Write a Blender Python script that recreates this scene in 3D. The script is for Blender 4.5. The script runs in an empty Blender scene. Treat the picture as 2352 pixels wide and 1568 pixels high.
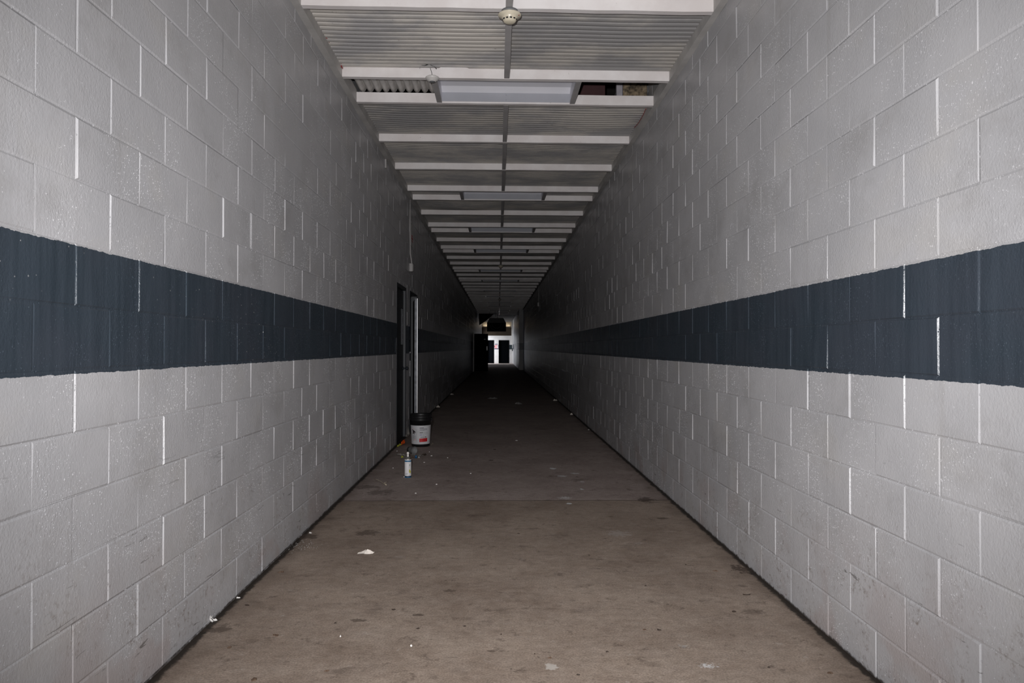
import bpy, math, random
from mathutils import Matrix, Vector
import numpy as np

rnd = random.Random(11)
PI = math.pi
SC = bpy.context.scene
COL = SC.collection

# ------------------------------------------------------------------ view
CAMZ = 1.297
F, YAW, PITCH, ROLL = 1637.5, .0196, .0091, .0015
WL, WR = -1.354, 1.489            # corridor wall faces
ZB, ZD = 3.55, 3.64               # underside of the ceiling frame, corrugated deck

def ray(px, py):
    u = (px - 1176) / F; v = (py - 784) / F
    c, s = math.cos(-ROLL), math.sin(-ROLL); u, v = c*u - s*v, s*u + c*v
    x, y, z = u, 1., -v
    c, s = math.cos(-PITCH), math.sin(-PITCH); y, z = c*y + s*z, -s*y + c*z
    c, s = math.cos(-YAW), math.sin(-YAW); x, y = c*x - s*y, s*x + c*y
    return x, y, z
def on_z(px, py, Z=0.):
    x, y, z = ray(px, py); t = (Z - CAMZ) / z
    return Vector((x*t, y*t, Z))
def on_y(px, py, Y):
    x, y, z = ray(px, py); t = Y / y
    return Vector((x*t, Y, CAMZ + z*t))

# ------------------------------------------------------------------ nodes
class NT:
    def __init__(s, name):
        s.m = bpy.data.materials.new(name); s.m.use_nodes = True
        s.t = s.m.node_tree; s.b = s.t.nodes['Principled BSDF']
    def n(s, typ, **kw):
        nd = s.t.nodes.new(typ)
        for k, v in kw.items(): setattr(nd, k, v)
        return nd
    def l(s, a, b): s.t.links.new(a, b)
    def put(s, sock, v):
        if hasattr(v, 'is_linked') or isinstance(v, bpy.types.NodeSocket): s.l(v, sock)
        else: sock.default_value = v
    def math(s, op, a, b=0., c=0., clamp=False):
        nd = s.n('ShaderNodeMath', operation=op, use_clamp=clamp)
        s.put(nd.inputs[0], a); s.put(nd.inputs[1], b); s.put(nd.inputs[2], c)
        return nd.outputs[0]
    def mix(s, f, a, b):
        nd = s.n('ShaderNodeMix', data_type='RGBA')
        s.put(nd.inputs[0], f); s.put(nd.inputs[6], a if not isinstance(a, tuple) else (*a[:3], 1)); s.put(nd.inputs[7], b if not isinstance(b, tuple) else (*b[:3], 1))
        return nd.outputs[2]
    def mul(s, a, b):
        nd = s.n('ShaderNodeMix', data_type='RGBA', blend_type='MULTIPLY')
        nd.inputs[0].default_value = 1
        s.put(nd.inputs[6], a); s.put(nd.inputs[7], b)
        return nd.outputs[2]
    def noise(s, vec, scale, detail=3., rough=.55, dist=0.):
        nd = s.n('ShaderNodeTexNoise')
        if vec is not None: s.l(vec, nd.inputs['Vector'])
        nd.inputs['Scale'].default_value = scale; nd.inputs['Detail'].default_value = detail
        nd.inputs['Roughness'].default_value = rough; nd.inputs['Distortion'].default_value = dist
        return nd.outputs[0]
    def step(s, v, a, b):
        nd = s.n('ShaderNodeMapRange', interpolation_type='SMOOTHSTEP')
        s.put(nd.inputs[0], v); nd.inputs[1].default_value = a; nd.inputs[2].default_value = b
        return nd.outputs[0]
    def pos(s): return s.n('ShaderNodeNewGeometry').outputs['Position']
    def map(s, vec, scale=(1, 1, 1), rot=(0, 0, 0), loc=(0, 0, 0)):
        nd = s.n('ShaderNodeMapping'); s.l(vec, nd.inputs[0])
        nd.inputs[1].default_value = loc; nd.inputs[2].default_value = rot; nd.inputs[3].default_value = scale
        return nd.outputs[0]
    def bump(s, h, strength, dist, prev=None):
        nd = s.n('ShaderNodeBump'); s.l(h, nd.inputs['Height'])
        nd.inputs['Strength'].default_value = strength; nd.inputs['Distance'].default_value = dist
        if prev is not None: s.l(prev, nd.inputs['Normal'])
        return nd.outputs[0]
    def out(s, color=None, rough=.6, metal=0., normal=None, spec=None):
        b = s.b
        if color is not None: s.put(b.inputs['Base Color'], color if not isinstance(color, tuple) else (*color[:3], 1))
        s.put(b.inputs['Roughness'], rough); b.inputs['Metallic'].default_value = metal
        if normal is not None: s.l(normal, b.inputs['Normal'])
        if spec is not None: b.inputs['Specular IOR Level'].default_value = spec
        return s.m

def plain(name, c, rough=.6, metal=0., var=.12, scale=12., bump=0., spec=None):
    """a paint, plastic or metal with a light procedural unevenness"""
    k = NT(name); p = k.pos()
    v = k.noise(p, scale, 4.)
    f = k.step(v, .3, .7)
    lo = tuple(x*(1-var) for x in c); hi = tuple(min(1, x*(1+var)) for x in c)
    nrm = k.bump(k.noise(p, scale*8, 3.), bump, .002) if bump else None
    return k.out(k.mix(f, lo, hi), rough, metal, nrm, spec)

def wall_mat(name, b0, b1):
    """gloss-painted concrete block: grey with a slate blue band between two heights"""
    k = NT(name); p = k.pos()
    sep = k.n('ShaderNodeSeparateXYZ'); k.l(p, sep.inputs[0]); y, z = sep.outputs[1], sep.outputs[2]
    wob = k.math('MULTIPLY', k.math('SUBTRACT', k.noise(k.map(p, (1, 9, 2)), 2.6, 6., .65), .5), .016)
    zz = k.math('ADD', z, wob)
    band = k.math('MULTIPLY', k.math('GREATER_THAN', zz, b0), k.math('LESS_THAN', zz, b1))
    # grey paint with faint roller clouding
    cl = k.step(k.noise(p, 1.7, 6., .6), .3, .7)
    grey = k.mix(cl, (.40, .398, .412), (.462, .458, .472))
    warm = k.step(k.noise(k.map(p, (1, 1, 1.4), loc=(3, 7, 1)), 2.3, 5.), .52, .72)
    grey = k.mix(k.math('MULTIPLY', warm, .4), grey, (.44, .425, .41))
    # dirt kicked against the lower courses: speckled brown blotches and thin black scuffs
    low = k.step(z, 1.05, .05)
    d1 = k.step(k.noise(k.map(p, (1, 1, .8), loc=(1, 4, 0)), 5.5, 10., .72), .44, .66)
    d2 = k.step(k.noise(p, 46., 5., .7), .5, .66)
    dirt = k.math('MULTIPLY', k.math('MULTIPLY', d1, d2), k.math('MULTIPLY', low, .85))
    grey = k.mix(dirt, grey, (.15, .115, .095))
    tint = k.math('MULTIPLY', k.step(k.noise(k.map(p, loc=(0, 2, 5)), 2.6, 4.), .5, .64), k.math('MULTIPLY', k.step(z, .7, .0), .5))
    grey = k.mix(tint, grey, (.36, .30, .29))
    def scuff(rx, loc, th, amt, zs):
        m = k.map(p, (1, 3.2, 22), (rx, 0, 0), loc)
        a = k.step(k.noise(m, 1.9, 4., .6, .6), th, th + .035)
        g = k.step(k.noise(k.map(p, loc=loc), 2.1, 2.), .5, .58)
        return k.math('MULTIPLY', k.math('MULTIPLY', a, g), k.math('MULTIPLY', k.step(z, zs, .1), amt))
    for rx, loc, th, amt, zs in ((.5, (0, 3, 1), .665, .8, 1.25), (-.7, (0, 9, 4), .67, .8, 1.15), (1.25, (0, 5, 8), .675, .65, 1.35)):
        grey = k.mix(scuff(rx, loc, th, amt, zs), grey, (.09, .085, .08))
    # broad soiled clouds and the grime line where wall meets floor
    so = k.math('MULTIPLY', k.step(k.noise(k.map(p, (1, 1, 1.5), loc=(6, 2, 3)), 1.5, 8., .68), .5, .72), .42)
    grey = k.mix(so, grey, (.27, .26, .255))
    # a few soft vertical runs
    run = k.math('MULTIPLY', k.step(k.noise(k.map(p, (1, 13, .55)), 1.1, 4., .6), .58, .74), .22)
    grey = k.mix(run, grey, (.29, .275, .26))
    gl = k.step(k.math('ADD', z, k.math('MULTIPLY', k.math('SUBTRACT', k.noise(p, 18., 6., .7), .5), .045)), .014, .002)
    grey = k.mix(k.math('MULTIPLY', gl, .9), grey, (.03, .022, .017))
    # band colour, streaky, with pin-prick light flecks
    st = k.step(k.noise(k.map(p, (1, 16, 1.1)), 1.5, 6., .65), .25, .75)
    slate = k.mix(st, (.025, .036, .048), (.042, .056, .073))
    cb = k.step(k.noise(p, 2.2, 4.), .35, .7)
    slate = k.mix(k.math('MULTIPLY', cb, .35), slate, (.05, .054, .07))
    vor = k.n('ShaderNodeTexVoronoi'); k.l(p, vor.inputs['Vector']); vor.inputs['Scale'].default_value = 34
    rv = k.n('ShaderNodeSeparateColor'); k.l(vor.outputs['Color'], rv.inputs[0])
    fl = k.math('MULTIPLY', k.math('LESS_THAN', vor.outputs['Distance'], .1), k.math('GREATER_THAN', rv.outputs[0], .84))
    fl = k.math('MULTIPLY', fl, k.step(k.noise(p, 1.3, 3.), .42, .6))
    slate = k.mix(k.math('MULTIPLY', fl, .7), slate, (.5, .5, .5))
    col = k.mix(band, grey, slate)
    # block face: orange-peel lumps and small pits under the paint
    lump = k.noise(k.map(p, (1, 1, .8)), 120., 2., .5)
    grain = k.noise(p, 300., 2., .5)
    cov = k.step(k.noise(p, 3.1, 4., .6), .36, .64)
    h = k.math('MULTIPLY', k.math('ADD', lump, k.math('MULTIPLY', grain, .35)), k.math('ADD', k.math('MULTIPLY', cov, .3), .22))
    nrm = k.bump(h, .42, .007)
    ro = k.math('ADD', k.math('MULTIPLY', k.noise(p, 9., 3.), .2), .27)
    return k.out(col, ro, 0, nrm, .5)

def floor_mat():
    k = NT('stained_concrete'); p = k.pos()
    sep = k.n('ShaderNodeSeparateXYZ'); k.l(p, sep.inputs[0]); x, y = sep.outputs[0], sep.outputs[1]
    a = k.step(k.noise(p, 1.5, 9., .66), .32, .68)
    b = k.step(k.noise(k.map(p, loc=(4, 1, 0)), 6.5, 9., .7), .35, .68)
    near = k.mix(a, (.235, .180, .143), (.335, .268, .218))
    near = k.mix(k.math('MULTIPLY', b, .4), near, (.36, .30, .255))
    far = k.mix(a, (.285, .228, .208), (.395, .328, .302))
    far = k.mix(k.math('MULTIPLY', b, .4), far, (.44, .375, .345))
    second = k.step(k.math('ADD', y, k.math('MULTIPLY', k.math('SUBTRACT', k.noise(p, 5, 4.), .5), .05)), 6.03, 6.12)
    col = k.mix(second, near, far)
    lt = k.step(k.noise(k.map(p, loc=(8, 3, 0)), 3.4, 10., .75), .58, .75)
    col = k.mix(k.math('MULTIPLY', lt, .55), col, (.44, .39, .36))
    mo = k.step(k.noise(k.map(p, (1, 1.5, 1), loc=(1, 6, 0)), 17., 8., .72), .34, .68)
    col = k.mul(col, k.mix(mo, (.86, .85, .84), (1.09, 1.09, 1.09)))
    bl = k.step(k.noise(k.map(p, (1, 1, 1), (0, 0, .6), (7, 2, 0)), 8.5, 9., .74), .56, .66)
    col = k.mix(k.math('MULTIPLY', bl, .62), col, (.105, .078, .062))
    ws = k.step(k.noise(k.map(p, (1, 1, 1), (0, 0, 1.1), (1, 12, 0)), 11., 9., .76), .60, .70)
    col = k.mix(k.math('MULTIPLY', ws, .5), col, (.47, .42, .38))
    # dark soiled patches and scuffs
    dk = k.step(k.noise(k.map(p, (1, 1.6, 1), loc=(2, 9, 0)), 2.4, 10., .74), .55, .74)
    col = k.mix(k.math('MULTIPLY', dk, .75), col, (.085, .062, .050))
    sc = k.step(k.noise(k.map(p, (2, 7, 1), (0, 0, .25)), 2.2, 8., .72), .6, .71)
    col = k.mix(k.math('MULTIPLY', sc, .62), col, (.095, .072, .058))
    spk = k.step(k.noise(k.map(p, (1, 1.4, 1)), 42., 4., .7), .62, .70)
    col = k.mix(k.math('MULTIPLY', spk, .55), col, (.09, .07, .055))
    fine = k.step(k.noise(p, 120., 4., .7), .3, .7)
    col = k.mul(col, k.mix(fine, (.74, .74, .74), (1.22, 1.22, 1.22)))
    # grime packed along the wall bases
    wob = k.math('MULTIPLY', k.math('SUBTRACT', k.noise(p, 14., 7., .75), .5), .075)
    ex = k.math('MINIMUM', k.math('SUBTRACT', x, WL), k.math('SUBTRACT', WR, x))
    edge = k.step(k.math('ADD', ex, wob), .042, .020)
    soft = k.math('MULTIPLY', k.step(k.math('ADD', ex, k.math('MULTIPLY', k.math('SUBTRACT', k.noise(p, 4., 6.), .5), .35)), .17, .0), .5)
    col = k.mix(soft, col, (.095, .068, .05))
    col = k.mix(k.math('MULTIPLY', edge, .93), col, (.015, .011, .008))
    # slab joints
    hj = None
    for yj in (6.08, 13.7, 21.3, 28.9, 36.5):
        d = k.math('ABSOLUTE', k.math('SUBTRACT', k.math('ADD', y, k.math('MULTIPLY', k.math('SUBTRACT', k.noise(p, 3., 5.), .5), .018)), yj))
        j = k.step(d, .012, .004)
        hj = j if hj is None else k.math('MAXIMUM', hj, j)
    col = k.mix(k.math('MULTIPLY', hj, .8), col, (.05, .036, .026))
    # particular marks: white paint spilt and smeared, dark footprints of dirt
    def blot(px, py, rx, ry, colr, amt, ns=30., th=.0, rot=0.):
        nonlocal col
        c = on_z(px, py)
        m = k.map(p, (1/rx, 1/ry, 1), (0, 0, 0), (-c.x/rx, -c.y/ry, 0))
        ln = k.n('ShaderNodeVectorMath', operation='LENGTH'); k.l(m, ln.inputs[0])
        v = k.math('ADD', k.math('SUBTRACT', 1., ln.outputs['Value']), k.math('MULTIPLY', k.math('SUBTRACT', k.noise(p, ns, 5., .7), .5), 3.2))
        near_ = k.step(ln.outputs['Value'], 1.7, 1.0)
        f = k.math('MULTIPLY', k.step(v, .25 + th, .6 + th), near_)
        col = k.mix(k.math('MULTIPLY', f, amt), col, colr)
    W = (.72, .73, .74)
    blot(1270, 1075.5, .035, .05, W, .95, 20, -.4)
    blot(1321, 1087, .06, .05, W, .6, 30, -.1)
    blot(1291, 1093, .07, .09, W, .5, 30, .0)
    blot(1337, 1106, .035, .06, W, .45, 40)
    blot(1336, 1123, .02, .03, W, .8, 40, -.3)
    blot(1298, 1143, .09, .08, W, .55, 45, .1)
    blot(1308, 1156, .025, .022, W, 1., 30, -.5)
    blot(1626, 1529, .07, .05, W, .6, 75, .28)
    blot(1266, 1531, .028, .03, (.5, .46, .42), .8, 25, -.3)
    blot(1420, 1225, .12, .12, (.45, .42, .4), .35, 30)
    blot(1570, 1484, .05, .04, W, .2, 80, .3)
    D = (.06, .042, .032)
    blot(1700, 1306, .07, .11, D, .85, 34, -.05)
    blot(1728, 1404, .10, .06, D, .5, 60, .1)
    blot(962, 1412, .03, .015, D, .7, 40, -.4)
    blot(1035, 1356, .035, .02, D, .6, 40, -.4)
    blot(822, 1424, .04, .02, D, .6, 40, -.4)
    blot(875, 1130, .16, .16, D, .5, 14, -.1)
    blot(845, 1118, .13, .12, D, .5, 14, -.2)
    blot(700, 1232, .12, .10, D, .7, 18, -.1)
    blot(842, 1223, .11, .09, D, .6, 18, -.1)
    blot(505, 1443, .09, .06, D, .6, 22, -.1)
    blot(1128, 1495, .018, .012, D, .6, 40, -.4)
    blot(1484, 1147, .10, .14, D, .8, 18, -.1)
    blot(1520, 1190, .06, .03, D, .7, 30, -.2)
    h = k.math('ADD', k.math('MULTIPLY', k.noise(p, 60., 5., .65), .6), k.math('MULTIPLY', k.noise(p, 9., 4.), 1.))
    h = k.math('SUBTRACT', h, k.math('MULTIPLY', hj, 1.5))
    ro = k.math('ADD', k.math('MULTIPLY', a, .15), .62)
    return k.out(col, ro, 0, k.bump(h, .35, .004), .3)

def deck_mat():
    k = NT('soiled_corrugated_sheet'); p = k.pos()
    oi = k.n('ShaderNodeObjectInfo').outputs['Random']
    a = k.step(k.noise(k.map(p, (1, 1.5, 1)), 1.6, 7., .62), .38, .62)
    col = k.mix(a, (.40, .39, .39), (.60, .565, .52))
    st = k.step(k.noise(k.map(p, (1.1, 7, 1), loc=(3, 1, 0)), 1.7, 8., .7), .5, .72)
    col = k.mix(k.math('MULTIPLY', st, .5), col, (.25, .245, .25))
    dot = k.step(k.noise(p, 27., 4., .7), .66, .72)
    col = k.mix(k.math('MULTIPLY', dot, .6), col, (.12, .09, .06))
    tone = k.math('ADD', k.math('MULTIPLY', oi, .3), .74)
    vm = k.n('ShaderNodeVectorMath', operation='SCALE'); k.l(col, vm.inputs[0]); k.l(tone, vm.inputs['Scale'])
    return k.out(vm.outputs[0], .5, 0, k.bump(k.noise(p, 40., 3.), .12, .003), .35)

def beam_mat():
    k = NT('chipped_white_enamel'); p = k.pos()
    a = k.step(k.noise(k.map(p, (1, 1, 1)), 3.2, 6., .6), .35, .68)
    col = k.mix(a, (.70, .655, .645), (.80, .77, .765))
    dot = k.step(k.noise(p, 38., 4., .7), .70, .735)
    col = k.mix(k.math('MULTIPLY', dot, .8), col, (.16, .12, .10))
    ru = k.math('MULTIPLY', k.step(k.noise(k.map(p, loc=(5, 2, 1)), 2.6, 8., .7), .66, .74), .5)
    col = k.mix(ru, col, (.42, .33, .27))
    return k.out(col, .5, 0, k.bump(k.noise(p, 20., 3.), .05, .003), .4)

# ------------------------------------------------------------------ mesh builder
class MB:
    def __init__(s): s.v, s.f, s.mi, s.sm = [], [], [], []
    def face(s, idx, m=0, smooth=False): s.f.append(tuple(idx)); s.mi.append(m); s.sm.append(smooth)
    def quad(s, a, b, c, d, m=0):
        i = len(s.v); s.v += [a, b, c, d]; s.face((i, i+1, i+2, i+3), m)
    def box(s, x0, x1, y0, y1, z0, z1, m=0, M=None):
        i = len(s.v)
        for z in (z0, z1):
            for y in (y0, y1):
                for x in (x0, x1): s.v.append((x, y, z) if M is None else tuple(M @ Vector((x, y, z))))
        for q in ((0, 2, 3, 1), (4, 5, 7, 6), (0, 1, 5, 4), (2, 6, 7, 3), (0, 4, 6, 2), (1, 3, 7, 5)):
            s.face([i+j for j in q], m)
    def bbox(s, x0, x1, y0, y1, z0, z1, r=.003, m=0, M=None):
        """box with chamfered edges"""
        i = len(s.v); P = []
        X, Y, Z = (x0, x1), (y0, y1), (z0, z1)
        for a in (0, 1):
            for b in (0, 1):
                for c in (0, 1):
                    sx, sy, sz = (1-2*a)*r, (1-2*b)*r, (1-2*c)*r
                    P += [(X[a], Y[b]+sy, Z[c]+sz), (X[a]+sx, Y[b], Z[c]+sz), (X[a]+sx, Y[b]+sy, Z[c])]
        s.v += [p if M is None else tuple(M @ Vector(p)) for p in P]
        g = lambda a, b, c, k: i + (a*4+b*2+c)*3 + k
        def add(q, n):
            pts = [Vector(P[j-i]) for j in q]
            nn = (pts[1]-pts[0]).cross(pts[2]-pts[0])
            if nn.dot(Vector(n)) < 0: q = q[::-1]
            s.face(q, m)
        for a in (0, 1):
            n = 2*a-1
            add([g(a,0,0,0), g(a,1,0,0), g(a,1,1,0), g(a,0,1,0)], (n,0,0))
            add([g(0,a,0,1), g(1,a,0,1), g(1,a,1,1), g(0,a,1,1)], (0,n,0))
            add([g(0,0,a,2), g(1,0,a,2), g(1,1,a,2), g(0,1,a,2)], (0,0,n))
            for b in (0, 1):
                k = 2*b-1
                add([g(a,b,0,0), g(a,b,0,1), g(a,b,1,1), g(a,b,1,0)], (n,k,0))
                add([g(a,0,b,0), g(a,0,b,2), g(a,1,b,2), g(a,1,b,0)], (n,0,k))
                add([g(0,a,b,1), g(0,a,b,2), g(1,a,b,2), g(1,a,b,1)], (0,n,k))
                for c in (0, 1):
                    add([g(a,b,c,0), g(a,b,c,1), g(a,b,c,2)], (n, k, 2*c-1))
    def lathe(s, prof, n=32, M=None, m=0, smooth=True, cap0=True, cap1=True, mats=None):
        i = len(s.v)
        for r, z in prof:
            for j in range(n):
                a = 2*PI*j/n; q = (r*math.cos(a), r*math.sin(a), z)
                s.v.append(q if M is None else tuple(M @ Vector(q)))
        for q in range(len(prof)-1):
            for j in range(n):
                a, b = i+q*n+j, i+q*n+(j+1) % n
                s.face((a, b, b+n, a+n), mats[q] if mats else m, smooth)
        if cap0: s.face([i+j for j in range(n)][::-1], mats[0] if mats else m)
        if cap1: s.face([i+(len(prof)-1)*n+j for j in range(n)], mats[-1] if mats else m)
    def tube(s, pts, r, n=8, m=0, closed=False):
        pts = [Vector(p) for p in pts]; i = len(s.v); N = len(pts); up = Vector((0, 0, 1))
        for k, p in enumerate(pts):
            t = (pts[min(k+1, N-1)] - pts[max(k-1, 0)]).normalized()
            a = t.cross(up)
            if a.length < 1e-3: a = t.cross(Vector((1, 0, 0)))
            a.normalize(); b = t.cross(a)
            rr = r[k] if isinstance(r, (list, tuple)) else r
            for j in range(n):
                q = p + a*rr*math.cos(2*PI*j/n) + b*rr*math.sin(2*PI*j/n); s.v.append(tuple(q))
        for k in range(N-1):
            for j in range(n):
                u, w = i+k*n+j, i+k*n+(j+1) % n
                s.face((u, w, w+n, u+n), m, True)
        s.face([i+j for j in range(n)][::-1], m); s.face([i+(N-1)*n+j for j in range(n)], m)
    def grid(s, P, m=0, smooth=True):
        i = len(s.v); R, Cc = len(P), len(P[0])
        for row in P: s.v += [tuple(q) for q in row]
        for a in range(R-1):
            for b in range(Cc-1):
                u = i+a*Cc+b; s.face((u, u+1, u+Cc+1, u+Cc), m, smooth)
    def build(s, name, mats, parent=None, loc=None, fix=False):
        me = bpy.data.meshes.new(name)
        org = Vector(loc) if loc is not None else None
        v = s.v if org is None else [tuple(Vector(q) - org) for q in s.v]
        me.from_pydata(v, [], s.f)
        for mt in (mats if isinstance(mats, (list, tuple)) else [mats]): me.materials.append(mt)
        me.polygons.foreach_set('material_index', s.mi); me.polygons.foreach_set('use_smooth', s.sm)
        me.update(); me.validate()
        if fix:
            import bmesh
            bm = bmesh.new(); bm.from_mesh(me); bmesh.ops.recalc_face_normals(bm, faces=bm.faces); bm.to_mesh(me); bm.free()
        o = bpy.data.objects.new(name, me); COL.objects.link(o)
        if org is not None: o.location = org
        if parent is not None:
            o.parent = parent
            if org is not None: o.location = org - parent_world(parent)
            else: o.location = -parent_world(parent)
        return o
def parent_world(p):
    w = Vector(p.location)
    while p.parent is not None:
        p = p.parent; w = w + Vector(p.location)
    return w
def tag(o, label=None, cat=None, group=None, kind=None):
    if label: o['label'] = label
    if cat: o['category'] = cat
    if group: o['group'] = group
    if kind: o['kind'] = kind
    return o
def empty(name, loc, label, cat, group=None, kind=None):
    o = bpy.data.objects.new(name, None); COL.objects.link(o); o.location = loc
    o.empty_display_size = .05
    return tag(o, label, cat, group, kind)
def struct(o, label, cat): return tag(o, label, cat, None, 'structure')

ONES = 'zeroth first second third fourth fifth sixth seventh eighth ninth tenth eleventh twelfth thirteenth fourteenth fifteenth sixteenth seventeenth eighteenth nineteenth twentieth'.split()
def nth(i):
    if i <= 20: return ONES[i]
    return {2: 'twenty', 3: 'thirty', 4: 'forty'}[i//10] + '-' + ONES[i % 10] if i % 10 else {3: 'thirtieth', 4: 'fortieth'}[i//10]

# ------------------------------------------------------------------ materials
M = {}
C_, B_ = .2032, .4064
MIDL, MIDR = 1.4286, 1.406
M['wl'] = wall_mat('grey_block_paint_with_band_a', MIDL - C_ - .014, MIDL + C_ - .008)
M['wr'] = wall_mat('grey_block_paint_with_band_b', MIDR - C_ - .014, MIDR + C_ - .008)
M['floor'] = floor_mat(); M['deck'] = deck_mat(); M['beam'] = beam_mat()
M['ledger'] = plain('grey_white_enamel', (.46, .445, .43), .5, 0, .12, 5)
M['bar'] = plain('grey_steel_strip', (.40, .385, .385), .33, 0, .08, 6, spec=.6)
M['fix'] = plain('white_fixture_enamel', (.80, .80, .85), .4, 0, .03, 4)
M['fixg'] = plain('blue_grey_fixture_enamel', (.33, .335, .37), .45, 0, .05, 4)
M['dark'] = plain('plenum_dark', (.03, .026, .024), .9)
M['cream'] = plain('aged_cream_plastic', (.62, .56, .44), .35, 0, .06, 30)
M['white_pl'] = plain('white_plastic', (.58, .56, .54), .35, 0, .05, 30)
M['slot'] = plain('black_slot', (.006, .006, .006), .8)
M['grey_pl'] = plain('grey_plastic', (.13, .135, .14), .45)
M['door'] = plain('slate_door_paint', (.011, .014, .018), .5, 0, .1, 6)
M['frame'] = plain('slate_frame_paint', (.016, .020, .026), .45, 0, .1, 6)
M['steel'] = plain('galvanised_edge', (.10, .105, .12), .45, .2, .45, 14)
M['lip'] = plain('bright_steel_lip', (.9, .9, .92), .35, .2, .05, 20)
M['hinge'] = plain('worn_hinge_steel', (.30, .30, .31), .35, .8)
M['glass'] = plain('dusty_door_glass', (.05, .06, .09), .2, 0, .2, 8, spec=.7)
M['black'] = plain('black_plastic', (.008, .008, .009), .42, 0, .15, 20)
M['lab'] = plain('white_label', (.60, .60, .62), .5, 0, .04, 14)
M['ink'] = plain('grey_ink', (.22, .22, .25), .6)
M['ink2'] = plain('dark_ink', (.035, .025, .03), .6)
M['blueink'] = plain('violet_ink', (.30, .28, .46), .6)
M['red'] = plain('red_print', (.52, .012, .018), .5)
M['pink'] = plain('pink_print', (.62, .38, .40), .5)
M['can'] = plain('white_can_print', (.74, .73, .74), .35, 0, .03, 20)
M['canblue'] = plain('blue_can_print', (.02, .13, .27), .35)
M['cannavy'] = plain('navy_can_print', (.008, .02, .055), .35)
M['canyel'] = plain('yellow_can_print', (.50, .46, .06), .4)
M['cangrn'] = plain('green_can_print', (.05, .16, .12), .4)
M['canmet'] = plain('tin_dome', (.5, .49, .47), .3, .9)
M['nozzle'] = plain('ivory_nozzle', (.74, .70, .67), .4)
M['bluecap'] = plain('blue_cap_plastic', (.01, .09, .22), .35)
M['greycup'] = plain('dark_grey_rubber', (.15, .15, .15), .6, 0, .15, 30)
M['yell'] = plain('yellow_green_film', (.40, .42, .05), .4, 0, .3, 40)
M['orange'] = plain('orange_film', (.75, .10, .012), .4, 0, .3, 50)
M['film'] = plain('cloudy_plastic_film', (.33, .31, .28), .3, 0, .2, 30)
M['paper'] = plain('creased_paper', (.70, .64, .58), .8, 0, .14, 60)
M['chip'] = plain('white_chip', (.72, .70, .68), .7, 0, .1, 60)
M['dim'] = plain('soiled_paper', (.32, .31, .30), .8, 0, .2, 40)
M['leaf'] = plain('dark_dry_leaf', (.035, .022, .015), .75, 0, .3, 80)
M['leaf2'] = plain('brown_dry_leaf', (.10, .062, .04), .75, 0, .3, 80)
M['twig'] = plain('pale_twig', (.40, .34, .26), .8, 0, .2, 60)
M['redwire'] = plain('red_wire', (.30, .02, .02), .5)
M['blackwire'] = plain('black_wire', (.01, .01, .01), .5)
M['cond'] = plain('painted_conduit', (.40, .385, .38), .42, 0, .06, 30)
M['sign'] = plain('white_sign_board', (.55, .54, .53), .5)
M['osb'] = plain('strand_board', (.17, .13, .085), .9, 0, .75, 22)
M['stud'] = plain('grey_stud', (.33, .31, .34), .6)
M['duct'] = plain('brown_red_lining', (.055, .02, .022), .8)
M['clear'] = plain('cloudy_corrugated_plastic', (.46, .44, .42), .35, 0, .12, 9)
M['tan'] = plain('tan_board', (.50, .42, .31), .8, 0, .2, 6)
M['brown'] = plain('brown_board', (.035, .021, .009), .8, 0, .25, 3)
M['pale'] = plain('pale_end_paint', (.60, .58, .56), .5, 0, .06, 3)
M['poster'] = plain('poster_white', (.7, .66, .66), .5)
M['navy'] = plain('poster_navy', (.02, .02, .06), .5)
M['ring'] = plain('poster_red', (.55, .06, .07), .5)
M['fardoor'] = plain('black_door_paint', (.002, .0023, .003), 1., spec=0.)
M['teal'] = plain('dark_band_paint', (.022, .036, .042), .5)

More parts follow.
